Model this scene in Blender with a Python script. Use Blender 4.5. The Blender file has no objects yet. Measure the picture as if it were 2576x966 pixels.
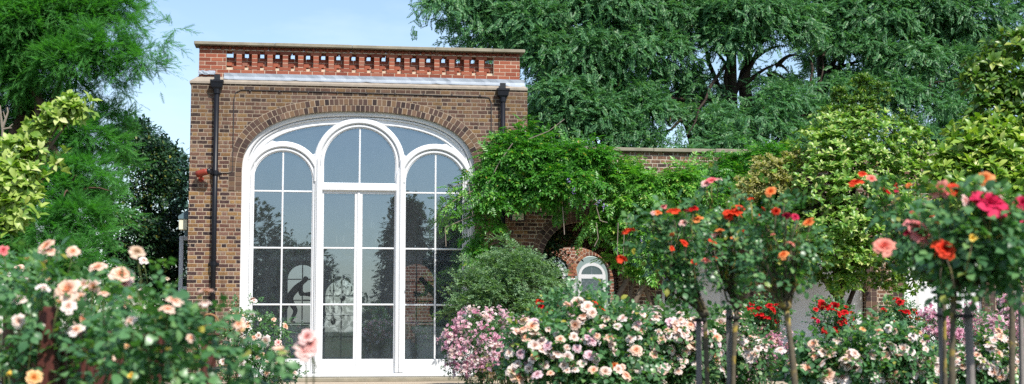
import bpy, math, random
import numpy as np
from mathutils import Vector, Matrix

rng = np.random.default_rng(11)
random.seed(11)
SC = bpy.context.scene
COL = SC.collection
R = math.radians

# ------------------------------------------------------------------ camera geometry (metres; facade in the plane y=0)
TH, PITCH, FPX = R(7.8), R(5.4), 50 / 36 * 2576
CAM = np.array((2.404, -27.18, 1.0))


def ray(px, py):
    a, b = px - 1288, 483 - py
    h = FPX * math.cos(PITCH) - b * math.sin(PITCH)
    z = FPX * math.sin(PITCH) + b * math.cos(PITCH)
    return np.array((a * math.cos(TH) + h * math.sin(TH), -a * math.sin(TH) + h * math.cos(TH), z)), h


def at(px, py, d):
    """survey point of the photograph at horizontal distance d -> world"""
    r, h = ray(px, py)
    return CAM + r * (d / h)


def fp(px, py, Y=0.0):
    r, h = ray(px, py)
    k = (Y - CAM[1]) / r[1]
    return CAM + r * k


TOCAM = np.array((-math.sin(TH), -math.cos(TH), 0.0))
RIGHT = np.array((math.cos(TH), -math.sin(TH), 0.0))
SUN_AZ, SUN_EL = R(24), R(51)
SUN = np.array((math.sin(SUN_AZ) * math.cos(SUN_EL), -math.cos(SUN_AZ) * math.cos(SUN_EL), math.sin(SUN_EL)))


# ------------------------------------------------------------------ object helpers
def tag(o, label=None, cat=None, group=None, kind=None):
    if label: o['label'] = label
    if cat: o['category'] = cat
    if group: o['group'] = group
    if kind: o['kind'] = kind
    return o


def empty(name, loc=(0, 0, 0), label=None, cat=None, group=None):
    o = bpy.data.objects.new(name, None)
    COL.objects.link(o)
    o.location = tuple(float(v) for v in loc)
    o.empty_display_size = 0.1
    return tag(o, label, cat, group)


def link(name, me, mat=None, parent=None):
    o = bpy.data.objects.new(name, me)
    COL.objects.link(o)
    if mat is not None:
        mats = mat if isinstance(mat, (list, tuple)) else [mat]
        me.materials.clear()
        for m in mats: me.materials.append(m)
    if parent is not None:
        o.parent = parent
        p = parent
        off = Vector((0, 0, 0))
        while p is not None:
            off += p.location
            p = p.parent
        o.location = -off          # mesh data is in world coordinates
    return o


def npmesh(name, V, F):
    """V (n,3), F (m,3|4) arrays -> mesh"""
    V = np.asarray(V, dtype=np.float32)
    F = np.asarray(F, dtype=np.int32)
    me = bpy.data.meshes.new(name)
    k = F.shape[1]
    me.vertices.add(len(V)); me.vertices.foreach_set('co', V.ravel())
    me.loops.add(F.size); me.loops.foreach_set('vertex_index', F.ravel())
    me.polygons.add(len(F)); me.polygons.foreach_set('loop_start', np.arange(0, F.size, k, dtype=np.int32))
    me.update(calc_edges=True)
    return me


def smooth(me, on=True):
    me.polygons.foreach_set('use_smooth', np.full(len(me.polygons), on, dtype=bool))
    me.update()
    return me


class MB:
    """collects pieces of one mesh (mixed polygons)"""
    def __init__(self): self.v, self.f = [], []

    def add(self, vs, fs):
        b = len(self.v)
        self.v += [tuple(map(float, p)) for p in vs]
        self.f += [tuple(i + b for i in q) for q in fs]
        return self

    def box(self, x0, x1, y0, y1, z0, z1, bev=0.0, M=None):
        if bev <= 0:
            vs = [(x, y, z) for z in (z0, z1) for y in (y0, y1) for x in (x0, x1)]
            fs = [(0, 2, 3, 1), (4, 5, 7, 6), (0, 1, 5, 4), (2, 6, 7, 3), (0, 4, 6, 2), (1, 3, 7, 5)]
        else:
            b = min(bev, (x1 - x0) * .45, (y1 - y0) * .45, (z1 - z0) * .45)
            vs, fs = [], []
            idx = {}
            for sx in (0, 1):
                for sy in (0, 1):
                    for sz in (0, 1):
                        X, Y, Z = (x0, x1)[sx], (y0, y1)[sy], (z0, z1)[sz]
                        ix, iy, iz = (X + b, X - b)[sx], (Y + b, Y - b)[sy], (Z + b, Z - b)[sz]
                        idx[sx, sy, sz] = (len(vs), len(vs) + 1, len(vs) + 2)
                        vs += [(X, iy, iz), (ix, Y, iz), (ix, iy, Z)]
            for s in (0, 1):
                q = [idx[s, 0, 0][0], idx[s, 0, 1][0], idx[s, 1, 1][0], idx[s, 1, 0][0]]; fs.append(q if s == 0 else q[::-1])
                q = [idx[0, s, 0][1], idx[1, s, 0][1], idx[1, s, 1][1], idx[0, s, 1][1]]; fs.append(q if s == 0 else q[::-1])
                q = [idx[0, 0, s][2], idx[0, 1, s][2], idx[1, 1, s][2], idx[1, 0, s][2]]; fs.append(q if s == 0 else q[::-1])
            for a in (0, 1):
                for c in (0, 1):
                    fs.append((idx[a, c, 0][0], idx[a, c, 0][1], idx[a, c, 1][1], idx[a, c, 1][0]))
                    fs.append((idx[a, 0, c][0], idx[a, 0, c][2], idx[a, 1, c][2], idx[a, 1, c][0]))
                    fs.append((idx[0, a, c][1], idx[0, a, c][2], idx[1, a, c][2], idx[1, a, c][1]))
            for kx in (0, 1):
                for ky in (0, 1):
                    for kz in (0, 1): fs.append(idx[kx, ky, kz])
        if M is not None: vs = [tuple(M @ Vector(p)) for p in vs]
        return self.add(vs, fs)

    def tube(self, P, rad, n=8, cap=True):
        P = np.asarray(P, float)
        rad = np.full(len(P), rad) if np.isscalar(rad) else np.asarray(rad, float)
        vs, fs = [], []
        T = np.gradient(P, axis=0)
        ref = np.array((0.31, 0.17, 0.93))
        for i, (p, t) in enumerate(zip(P, T)):
            t = t / (np.linalg.norm(t) + 1e-9)
            a = np.cross(t, ref)
            if np.linalg.norm(a) < .05: a = np.cross(t, (1, 0, 0))
            a /= np.linalg.norm(a); b = np.cross(t, a)
            for k in range(n):
                w = 2 * math.pi * k / n
                vs.append(p + rad[i] * (math.cos(w) * a + math.sin(w) * b))
        for i in range(len(P) - 1):
            for k in range(n):
                k2 = (k + 1) % n
                fs.append((i * n + k, i * n + k2, (i + 1) * n + k2, (i + 1) * n + k))
        if cap:
            fs.append(tuple(range(n))[::-1]); fs.append(tuple((len(P) - 1) * n + k for k in range(n)))
        return self.add(vs, fs)

    def lathe(self, c, prof, n=16):
        vs, fs = [], []
        for r, z in prof:
            for k in range(n):
                w = 2 * math.pi * k / n
                vs.append((c[0] + r * math.cos(w), c[1] + r * math.sin(w), c[2] + z))
        for i in range(len(prof) - 1):
            for k in range(n):
                k2 = (k + 1) % n
                fs.append((i * n + k, i * n + k2, (i + 1) * n + k2, (i + 1) * n + k))
        fs.append(tuple(range(n))[::-1]); fs.append(tuple((len(prof) - 1) * n + k for k in range(n)))
        return self.add(vs, fs)

    def sweep(self, path, prof):
        """path: points (x,z) in the facade plane; prof: closed list of (offset outwards of path, y)"""
        P = np.asarray(path, float)
        T = np.gradient(P, axis=0); T /= np.linalg.norm(T, axis=1)[:, None] + 1e-9
        N = np.stack((-T[:, 1], T[:, 0]), 1)
        m = len(prof); vs, fs = [], []
        for p, nn in zip(P, N):
            for o, y in prof: vs.append((p[0] + nn[0] * o, y, p[1] + nn[1] * o))
        for i in range(len(P) - 1):
            for k in range(m):
                k2 = (k + 1) % m
                fs.append((i * m + k, (i + 1) * m + k, (i + 1) * m + k2, i * m + k2))
        fs.append(tuple(range(m))); fs.append(tuple((len(P) - 1) * m + k for k in range(m))[::-1])
        return self.add(vs, fs)

    def mesh(self, name, sm=False):
        me = bpy.data.meshes.new(name)
        me.from_pydata(self.v, [], self.f); me.update()
        if sm: smooth(me)
        return me

    def obj(self, name, mat, parent=None, sm=False):
        return link(name, self.mesh(name, sm), mat, parent)


def plate_mesh(name, outer, holes, y_front, depth, bevel=0.0):
    """a flat panel in the xz plane with holes; front face at y_front"""
    cu = bpy.data.curves.new(name, 'CURVE'); cu.dimensions = '2D'; cu.fill_mode = 'BOTH' if depth > 0 else 'FRONT'
    cu.extrude = max(0.0, depth / 2 - bevel); cu.bevel_depth = bevel; cu.bevel_resolution = 0
    for poly in [outer] + list(holes):
        s = cu.splines.new('POLY'); s.points.add(len(poly) - 1)
        for q, (x, z) in zip(s.points, poly): q.co = (x, z, 0, 1)
        s.use_cyclic_u = True
    o = bpy.data.objects.new(name + '_tmp', cu); COL.objects.link(o)
    dg = bpy.context.evaluated_depsgraph_get()
    me = bpy.data.meshes.new_from_object(o.evaluated_get(dg))
    bpy.data.objects.remove(o); bpy.data.curves.remove(cu)
    n = len(me.vertices); co = np.empty(n * 3, np.float32); me.vertices.foreach_get('co', co); co = co.reshape(-1, 3)
    new = np.stack((co[:, 0], y_front + depth / 2 - co[:, 2], co[:, 1]), 1)
    me.vertices.foreach_set('co', new.astype(np.float32).ravel()); me.update()
    me.name = name
    return me


# ------------------------------------------------------------------ materials
class NT:
    def __init__(self, name):
        self.m = bpy.data.materials.new(name); self.m.use_nodes = True
        self.t = self.m.node_tree; self.t.nodes.clear()
        self.out = self.t.nodes.new('ShaderNodeOutputMaterial')

    def n(self, typ, **kw):
        nd = self.t.nodes.new('ShaderNode' + typ)
        for k, v in kw.items(): setattr(nd, k, v)
        return nd

    def l(self, a, b): self.t.links.new(a, b)

    def val(self, sock, v):
        if isinstance(v, bpy.types.NodeSocket): self.l(v, sock)
        else: sock.default_value = v

    def math(self, op, a, b=0.0, c=0.0):
        nd = self.n('Math', operation=op)
        self.val(nd.inputs[0], a); self.val(nd.inputs[1], b)
        if len(nd.inputs) > 2: self.val(nd.inputs[2], c)
        return nd.outputs[0]

    def ramp(self, fac, stops, interp='LINEAR'):
        nd = self.n('ValToRGB'); cr = nd.color_ramp; cr.interpolation = interp
        while len(cr.elements) < len(stops): cr.elements.new(0.5)
        for e, (p, c) in zip(cr.elements, stops):
            e.position = p; e.color = (*c, 1) if len(c) == 3 else c
        self.val(nd.inputs[0], fac)
        return nd.outputs[0]

    def mix(self, fac, a, b, blend='MIX'):
        nd = self.n('Mix', data_type='RGBA', blend_type=blend)
        self.val(nd.inputs[0], fac)
        for s, v in ((nd.inputs[6], a), (nd.inputs[7], b)):
            if isinstance(v, bpy.types.NodeSocket): self.l(v, s)
            else: s.default_value = (*v, 1)
        return nd.outputs[2]

    def noise(self, scale, detail=3, rough=.55, vec=None):
        nd = self.n('TexNoise'); nd.inputs['Scale'].default_value = scale
        nd.inputs['Detail'].default_value = detail; nd.inputs['Roughness'].default_value = rough
        if vec is None: vec = self.n('TexCoord').outputs['Object']
        self.l(vec, nd.inputs['Vector'])
        return nd.outputs['Fac']

    def bsdf(self, color, rough=.6, spec=.4, metal=0.0, bump=None, bstr=.3, bdist=.01):
        b = self.n('BsdfPrincipled')
        if isinstance(color, bpy.types.NodeSocket): self.l(color, b.inputs['Base Color'])
        else: b.inputs['Base Color'].default_value = (*color, 1)
        self.val(b.inputs['Roughness'], rough); b.inputs['Specular IOR Level'].default_value = spec
        b.inputs['Metallic'].default_value = metal
        if bump is not None:
            bp = self.n('Bump'); bp.inputs['Strength'].default_value = bstr; bp.inputs['Distance'].default_value = bdist
            self.l(bump, bp.inputs['Height']); self.l(bp.outputs[0], b.inputs['Normal'])
        return b

    def done(self, sh):
        self.l(sh.outputs[0] if hasattr(sh, 'outputs') else sh, self.out.inputs['Surface'])
        return self.m


def mat_plain(name, col, rough=.6, spec=.4, metal=0.0, var=.25, scale=6.0, bump=.15):
    t = NT(name)
    nz = t.noise(scale, 4, .6)
    c = t.mix(nz, tuple(v * (1 - var) for v in col), tuple(min(1, v * (1 + var)) for v in col))
    return t.done(t.bsdf(c, rough, spec, metal, bump=t.noise(scale * 8, 3), bstr=bump, bdist=.004))


def mat_brick(name, pal, mortar, P=.288, H=.075, joint=.007, grime=None):
    """brickwork in alternating stretchers and headers, in object space"""
    t = NT(name)
    oc = t.n('TexCoord').outputs['Object']
    wob = t.n('TexNoise'); wob.inputs['Scale'].default_value = 9; wob.inputs['Detail'].default_value = 3
    t.l(oc, wob.inputs['Vector'])
    sub = t.n('VectorMath', operation='SUBTRACT'); t.l(wob.outputs['Color'], sub.inputs[0]); sub.inputs[1].default_value = (.5, .5, .5)
    sc = t.n('VectorMath', operation='SCALE'); t.l(sub.outputs[0], sc.inputs[0]); sc.inputs['Scale'].default_value = .016
    ad = t.n('VectorMath', operation='ADD'); t.l(oc, ad.inputs[0]); t.l(sc.outputs[0], ad.inputs[1])
    sp = t.n('SeparateXYZ'); t.l(ad.outputs[0], sp.inputs[0])
    u = t.math('DIVIDE', t.math('ADD', sp.outputs[0], sp.outputs[1]), P)
    v = t.math('DIVIDE', sp.outputs[2], H)
    row = t.math('FLOOR', v)
    rn = t.n('TexWhiteNoise', noise_dimensions='1D'); t.l(row, rn.inputs['W'])
    uu = t.math('ADD', u, t.math('ADD', t.math('MULTIPLY', t.math('FLOORED_MODULO', row, 2.0), .5), t.math('MULTIPLY', rn.outputs[0], .14)))
    k = t.math('FLOOR', uu); f = t.math('FRACT', uu)
    iss = t.math('LESS_THAN', f, 2 / 3)
    tl = t.math('ADD', t.math('MULTIPLY', iss, t.math('MULTIPLY', f, 1.5)),
                t.math('MULTIPLY', t.math('SUBTRACT', 1.0, iss), t.math('MULTIPLY', t.math('SUBTRACT', f, 2 / 3), 3.0)))
    w = t.math('MULTIPLY', t.math('ADD', iss, 1.0), P / 3)
    dx = t.math('MULTIPLY', t.math('MINIMUM', tl, t.math('SUBTRACT', 1.0, tl)), w)
    fv = t.math('FRACT', v)
    dz = t.math('MULTIPLY', t.math('MINIMUM', fv, t.math('SUBTRACT', 1.0, fv)), H)
    d = t.math('MINIMUM', dx, dz)
    mr = t.n('MapRange', interpolation_type='SMOOTHSTEP'); t.l(d, mr.inputs[0])
    mr.inputs[1].default_value = joint * .6; mr.inputs[2].default_value = joint * 1.25
    mask = mr.outputs[0]
    cid = t.n('CombineXYZ'); t.l(t.math('ADD', t.math('MULTIPLY', k, 2.0), iss), cid.inputs[0]); t.l(row, cid.inputs[1])
    wn = t.n('TexWhiteNoise', noise_dimensions='3D'); t.l(cid.outputs[0], wn.inputs['Vector'])
    big = t.noise(.55, 3, .6, oc)
    fac = t.math('ADD', t.math('MULTIPLY', wn.outputs[0], .95), t.math('MULTIPLY', t.math('SUBTRACT', big, .45), .5))
    base = t.ramp(fac, pal)
    fine = t.noise(42, 5, .7, oc)
    base = t.mix(t.ramp(fine, [(.36, (0, 0, 0)), (.66, (1, 1, 1))]), base, t.mix(.62, base, (.02, .014, .014)))
    base = t.mix(t.ramp(t.noise(23, 4, .6, oc), [(.5, (0, 0, 0)), (.75, (.5, .5, .5))]), base, t.mix(.5, base, (.4, .31, .22)))
    spot = t.ramp(t.noise(120, 2, .5, oc), [(.62, (0, 0, 0)), (.74, (1, 1, 1))])
    base = t.mix(t.math('MULTIPLY', spot, .35), base, (.03, .022, .02))
    mcol = t.mix(t.noise(4, 4, .6, oc), tuple(c * .62 for c in mortar), mortar)
    if grime:
        gz = t.n('MapRange'); t.l(sp.outputs[2], gz.inputs[0]); gz.inputs[1].default_value = grime[0]; gz.inputs[2].default_value = grime[1]
        gm = t.math('MULTIPLY', gz.outputs[0], t.math('ADD', t.noise(1.6, 4, .65, oc), .25))
        mcol = t.mix(gm, mcol, tuple(c * .5 for c in mortar))
        base = t.mix(t.math('MULTIPLY', gm, .65), base, (.075, .05, .033))
    mp = t.n('Mapping'); t.l(oc, mp.inputs[0]); mp.inputs['Scale'].default_value = (5, 5, .35)
    stn = t.ramp(t.noise(1.0, 5, .65, mp.outputs[0]), [(.52, (0, 0, 0)), (.72, (.55, .55, .55))])
    patch = t.ramp(t.noise(.9, 4, .6, oc), [(.45, (0, 0, 0)), (.8, (.35, .35, .35))])
    mcol = t.mix(patch, mcol, (.20, .14, .10)); base = t.mix(stn, base, t.mix(.7, base, (.03, .022, .018))); mcol = t.mix(stn, mcol, (.13, .10, .075))
    col = t.mix(mask, mcol, base)
    hgt = t.math('ADD', mask, t.math('MULTIPLY', fine, .45))
    return t.done(t.bsdf(col, .88, .2, bump=hgt, bstr=.75, bdist=.012))


def mat_island(name, stops, rough=.85, spec=.2, fine=40, bstr=.5):
    """one colour per loose piece of the mesh (single bricks)"""
    t = NT(name)
    g = t.n('NewGeometry').outputs['Random Per Island']
    c = t.ramp(g, stops)
    nz = t.noise(fine, 5, .7)
    c = t.mix(t.math('MULTIPLY', nz, .7), c, t.mix(.5, c, (.03, .02, .018)))
    return t.done(t.bsdf(c, rough, spec, bump=nz, bstr=bstr, bdist=.006))


def mat_leaf(name, stops, rough=.42, spec=.45, trans=.3, tint=(1.0, 1.25, .35)):
    t = NT(name)
    g = t.n('NewGeometry').outputs['Random Per Island']
    c = t.ramp(g, stops)
    b = t.bsdf(c, rough, spec)
    tr = t.n('BsdfTranslucent')
    t.l(t.mix(1.0, c, tint, 'MULTIPLY'), tr.inputs['Color'])
    m = t.n('MixShader'); m.inputs[0].default_value = trans
    t.l(b.outputs[0], m.inputs[1]); t.l(tr.outputs[0], m.inputs[2])
    return t.done(m)


def mat_petal(name, inner, outer, r0=.1, r1=.48):
    t = NT(name)
    oc = t.n('TexCoord').outputs['Object']
    ln = t.n('VectorMath', operation='LENGTH'); t.l(oc, ln.inputs[0])
    mr = t.n('MapRange'); t.l(ln.outputs['Value'], mr.inputs[0]); mr.inputs[1].default_value = r0; mr.inputs[2].default_value = r1
    g = t.n('NewGeometry').outputs['Random Per Island']
    oi = t.n('ObjectInfo').outputs['Random']
    f = t.math('ADD', mr.outputs[0], t.math('MULTIPLY', t.math('SUBTRACT', t.math('ADD', g, oi), 1.0), .35))
    c = t.mix(f, inner, outer)
    b = t.bsdf(c, .6, .2)
    tr = t.n('BsdfTranslucent'); t.l(c, tr.inputs['Color'])
    m = t.n('MixShader'); m.inputs[0].default_value = .35
    t.l(b.outputs[0], m.inputs[1]); t.l(tr.outputs[0], m.inputs[2])
    return t.done(m)


def mat_glass(name, refl=.2, tint=(.86, .9, .92), wav=.0025, haze=.055):
    t = NT(name)
    nz = t.noise(1.3, 2, .5)
    bp = t.n('Bump'); bp.inputs['Strength'].default_value = 1.0; bp.inputs['Distance'].default_value = wav; t.l(nz, bp.inputs['Height'])
    gl = t.n('BsdfGlossy'); gl.inputs['Roughness'].default_value = .012; gl.inputs['Color'].default_value = (.66, .84, 1, 1)
    t.l(bp.outputs[0], gl.inputs['Normal'])
    tr = t.n('BsdfTransparent'); tr.inputs['Color'].default_value = (*tint, 1)
    fr = t.n('Fresnel'); fr.inputs['IOR'].default_value = 1.5
    m = t.n('MixShader'); t.l(t.math('ADD', fr.outputs[0], refl - .04), m.inputs[0])
    t.l(tr.outputs[0], m.inputs[1]); t.l(gl.outputs[0], m.inputs[2])
    df = t.n('BsdfDiffuse'); df.inputs['Color'].default_value = (.50, .56, .62, 1)
    sm = t.n('Mapping'); t.l(t.n('TexCoord').outputs['Object'], sm.inputs[0]); sm.inputs['Scale'].default_value = (2.2, 2.2, .7)
    haze_fac = t.math('MULTIPLY', t.math('ADD', t.noise(2.0, 5, .65, sm.outputs[0]), .25), haze)  # pale diffuse veil added over the panes to lift their dark areas
    m2 = t.n('MixShader'); t.l(haze_fac, m2.inputs[0]); t.l(m.outputs[0], m2.inputs[1]); t.l(df.outputs[0], m2.inputs[2])
    return t.done(m2)


M = {}
M['brick'] = mat_brick('weathered_stock_brick',
                       [(.0, (.022, .015, .02)), (.16, (.05, .028, .032)), (.30, (.13, .06, .05)), (.46, (.20, .095, .06)), (.60, (.24, .14, .115)),
                        (.74, (.26, .14, .06)), (.88, (.36, .215, .085)), (1, (.26, .16, .135))],
                       (.43, .345, .26), grime=(3.6, 5.4), joint=.009)
M['brick_wall'] = mat_brick('garden_wall_brick',
                            [(.0, (.045, .03, .03)), (.3, (.13, .07, .052)), (.6, (.23, .12, .075)), (.85, (.30, .17, .09)), (1, (.36, .19, .11))],
                            (.55, .47, .38), joint=.010)
M['brick_far'] = mat_brick('far_red_brick', [(.0, (.17, .05, .035)), (.4, (.33, .11, .065)), (.75, (.42, .16, .09)), (1, (.24, .085, .07))],
                           (.66, .56, .46), H=.09, P=.33, joint=.011)
M['vouss'] = mat_island('arch_brick', [(0, (.03, .022, .022)), (.3, (.085, .052, .044)), (.6, (.14, .085, .058)), (.85, (.20, .125, .07)), (1, (.165, .105, .085))])
M['vouss_dark'] = mat_island('dark_arch_brick', [(0, (.04, .03, .032)), (.5, (.085, .055, .05)), (1, (.15, .09, .06))])
M['vouss_red'] = mat_island('red_arch_brick', [(0, (.10, .05, .045)), (.4, (.30, .11, .06)), (1, (.38, .17, .09))])
M['red'] = mat_island('red_parapet_brick', [(0, (.22, .06, .036)), (.45, (.31, .088, .05)), (.85, (.37, .115, .065)), (1, (.29, .13, .09))], fine=25, bstr=.3)
M['mortar'] = mat_plain('lime_mortar', (.33, .265, .20), .95, .1, var=.3, scale=5)
M['mortar_pale'] = mat_plain('pale_mortar', (.52, .43, .33), .95, .1, var=.22, scale=9)
M['stone'] = mat_plain('weathered_stone', (.25, .225, .17), .9, .15, var=.5, scale=4, bump=.4)
M['ledge'] = mat_plain('pinkish_render', (.29, .25, .205), .9, .15, var=.35, scale=7, bump=.4)
M['lead'] = mat_plain('lead_sheet', (.25, .285, .33), .55, .4, .15, var=.28, scale=3.2, bump=.3)
M['white'] = mat_plain('white_gloss_paint', (.66, .67, .685), .34, .45, var=.06, scale=3.5, bump=.03)
M['iron'] = mat_plain('black_iron_paint', (.007, .008, .012), .42, .3, var=.35, scale=8, bump=.1)
M['cable'] = mat_plain('dark_cable', (.05, .045, .045), .6, .3)
M['glass'] = mat_glass('window_glass', .24, wav=.0010)
M['glass_dark'] = mat_glass('leaded_glass', .055, (.35, .4, .42))
M['glass_dim'] = mat_glass('rear_window_glass', .10, (.42, .46, .50))
M['room'] = mat_plain('interior_plaster', (.60, .62, .64), .9, .1, var=.08, scale=1, bump=.03)
M['roomfloor'] = mat_plain('interior_floor', (.22, .20, .18), .6, .3, var=.3, scale=2)
M['ceil'] = mat_plain('interior_ceiling', (.45, .46, .48), .9, .1, var=.05, scale=1)
M['redcam'] = mat_plain('red_brown_housing', (.24, .038, .022), .5, .35, var=.25)
M['black'] = mat_plain('black_plastic', (.012, .012, .014), .35, .5)
M['lens'] = mat_plain('floodlight_glass', (.72, .70, .55), .25, .5, var=.1)
M['bronze'] = mat_plain('dark_bronze', (.045, .038, .032), .38, .5, .6, var=.4, scale=10)
M['pedestal'] = mat_plain('pedestal_paint', (.42, .44, .46), .7, .2, var=.08)
M['brass'] = mat_plain('brass', (.30, .21, .09), .35, .5, .85, var=.2)
M['candle'] = mat_plain('ivory_candle', (.78, .74, .62), .6, .3, var=.05)
M['cloth'] = mat_plain('white_cloth', (.62, .64, .68), .85, .1, var=.04, scale=3)
M['canvas'] = mat_plain('white_canvas', (.66, .665, .68), .8, .15, var=.14, scale=2.6, bump=.1)
M['wood'] = mat_plain('red_brown_stained_wood', (.085, .024, .018), .55, .35, var=.35, scale=14)
M['woodgrey'] = mat_plain('grey_stake_wood', (.23, .205, .19), .85, .15, var=.4, scale=20, bump=.4)
M['darkwood'] = mat_plain('dark_wood', (.03, .02, .015), .5, .3)
M['wicker'] = mat_plain('wicker', (.26, .14, .065), .75, .2, var=.5, scale=60, bump=.7)
M['bluecloth'] = mat_plain('blue_lining', (.10, .12, .30), .85, .1)
M['strap'] = mat_plain('black_rubber_tie', (.015, .015, .015), .7, .3)
M['lantern'] = mat_plain('blue_grey_lantern_metal', (.10, .16, .19), .45, .5, var=.2)
M['bluewhite'] = mat_plain('grey_white_paint', (.55, .58, .63), .45, .4, var=.06)


def mat_bark(name, a, b, lichen=None):
    t = NT(name)
    nz = t.noise(18, 6, .7)
    c = t.mix(nz, a, b)
    if lichen:
        lm = t.ramp(t.noise(9, 4, .6), [(.53, (0, 0, 0)), (.63, (1, 1, 1))])
        c = t.mix(t.math('MULTIPLY', lm, .8), c, lichen)
    return t.done(t.bsdf(c, .9, .15, bump=nz, bstr=.6, bdist=.01))


M['bark_dark'] = mat_bark('dark_bark', (.018, .013, .010), (.06, .045, .035))
M['bark_cyp'] = mat_bark('reddish_bark', (.05, .03, .02), (.14, .09, .06))
M['bark_rose'] = mat_bark('rose_trunk_bark', (.06, .05, .035), (.17, .145, .10), (.42, .30, .05))
M['bark_wist'] = mat_bark('wisteria_bark', (.07, .055, .042), (.21, .165, .125))
M['cane'] = mat_bark('rose_cane', (.05, .08, .025), (.12, .13, .05))
M['twig'] = mat_bark('bare_twig', (.14, .11, .09), (.32, .27, .22))

M['lf_rose'] = mat_leaf('rose_leaf', [(0, (.045, .13, .05)), (.45, (.085, .215, .085)), (.85, (.14, .30, .115)), (.97, (.21, .36, .12)), (1, (.42, .38, .06))], .34, .55, .40)
M['lf_rose_far'] = mat_leaf('rose_leaf_lighter', [(0, (.045, .12, .045)), (.5, (.08, .19, .07)), (.9, (.13, .26, .09)), (1, (.2, .3, .1))], .42, .45, .38)
M['lf_rob'] = mat_leaf('robinia_leaf', [(0, (.042, .135, .052)), (.5, (.082, .23, .09)), (.9, (.14, .32, .125)), (1, (.2, .36, .11))], .42, .42, .40, (1.0, 1.15, .55))
M['pods'] = mat_leaf('robinia_pods', [(0, (.16, .09, .04)), (1, (.28, .16, .07))], .7, .2, .2, (1, .8, .5))
M['lf_cyp'] = mat_leaf('cypress_needles', [(0, (.04, .16, .035)), (.5, (.08, .28, .06)), (.9, (.13, .38, .085)), (1, (.2, .42, .11))], .55, .3, .45)
M['lf_laurel'] = mat_leaf('laurel_leaf', [(0, (.010, .035, .014)), (.6, (.02, .065, .024)), (.93, (.04, .10, .03)), (1, (.2, .2, .03))], .42, .35, .18)
M['lf_blue'] = mat_leaf('blue_green_needles', [(0, (.02, .06, .045)), (1, (.045, .11, .08))], .6, .3, .2)
M['lf_mag_l'] = mat_leaf('yellow_green_leaf', [(0, (.14, .27, .04)), (.4, (.27, .40, .065)), (.8, (.44, .54, .15)), (1, (.60, .63, .30))], .42, .45, .35)
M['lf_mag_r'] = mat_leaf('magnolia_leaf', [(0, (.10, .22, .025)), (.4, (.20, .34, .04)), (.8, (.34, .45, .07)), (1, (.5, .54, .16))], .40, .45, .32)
M['lf_mag_d'] = mat_leaf('magnolia_leaf_deep_and_shaded', [(0, (.05, .13, .02)), (.5, (.09, .19, .025)), (.9, (.17, .27, .035)), (1, (.3, .36, .06))], .38, .5, .3)  # deeper green; its darkness also stands in for shade on inner and lower leaves
M['lf_pale'] = mat_leaf('pale_green_leaf', [(0, (.08, .21, .035)), (.35, (.17, .33, .05)), (.75, (.30, .45, .09)), (1, (.52, .56, .22))], .38, .5, .34)
M['lf_gold'] = mat_leaf('golden_leaf', [(0, (.26, .27, .09)), (.5, (.40, .38, .14)), (1, (.5, .45, .2))], .5, .4, .35)
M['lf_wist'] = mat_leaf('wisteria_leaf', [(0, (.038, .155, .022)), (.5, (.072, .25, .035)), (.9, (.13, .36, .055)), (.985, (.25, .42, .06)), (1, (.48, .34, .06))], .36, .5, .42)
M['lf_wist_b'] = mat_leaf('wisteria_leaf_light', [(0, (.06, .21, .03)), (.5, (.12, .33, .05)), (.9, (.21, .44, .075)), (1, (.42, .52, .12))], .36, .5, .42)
M['lf_jas'] = mat_leaf('grey_green_leaf', [(0, (.09, .18, .09)), (.5, (.16, .28, .14)), (.9, (.24, .37, .19)), (1, (.32, .41, .22))], .5, .4, .40)
M['lf_back'] = mat_leaf('hedge_leaf', [(0, (.04, .08, .035)), (1, (.09, .16, .07))], .6, .3, .2)
M['wist_fl'] = mat_leaf('lilac_flower', [(0, (.25, .18, .5)), (1, (.5, .42, .75))], .7, .2, .3, (1, 1, 1))
M['petal_grn'] = M['lf_rose']

PET = {
    'peach': ((.86, .46, .26), (.88, .66, .55)), 'apricot': ((.86, .40, .10), (.88, .58, .32)),
    'pale': ((.86, .60, .47), (.88, .76, .71)), 'blush': ((.86, .64, .55), (.88, .80, .78)),
    'red': ((.42, .004, .008), (.62, .012, .014)), 'flame': ((.60, .012, .006), (.80, .075, .025)),
    'orange': ((.82, .16, .02), (.87, .34, .12)), 'hot': ((.48, .006, .05), (.68, .03, .11)),
    'pink': ((.74, .10, .13), (.84, .28, .28)), 'coral': ((.80, .14, .10), (.86, .36, .28)),
    'lilac': ((.62, .24, .36), (.80, .50, .60)), 'lilacpale': ((.74, .42, .48), (.86, .66, .71)),
    'yellow': ((.8, .5, .04), (.86, .62, .15)), 'faded': ((.55, .36, .2), (.72, .58, .46)),
    'salmon': ((.82, .40, .36), (.87, .62, .58)),
}
for k_, (a_, b_) in PET.items(): M['p_' + k_] = mat_petal(k_ + '_petals', a_, b_)


# ------------------------------------------------------------------ foliage helpers
def unit(v): return v / (np.linalg.norm(v, axis=-1, keepdims=True) + 1e-9)


def frames(d, up):
    d = unit(d); s = unit(np.cross(up, d)); n = np.cross(d, s)
    return np.stack((d, s, n), axis=2)          # columns


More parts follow.
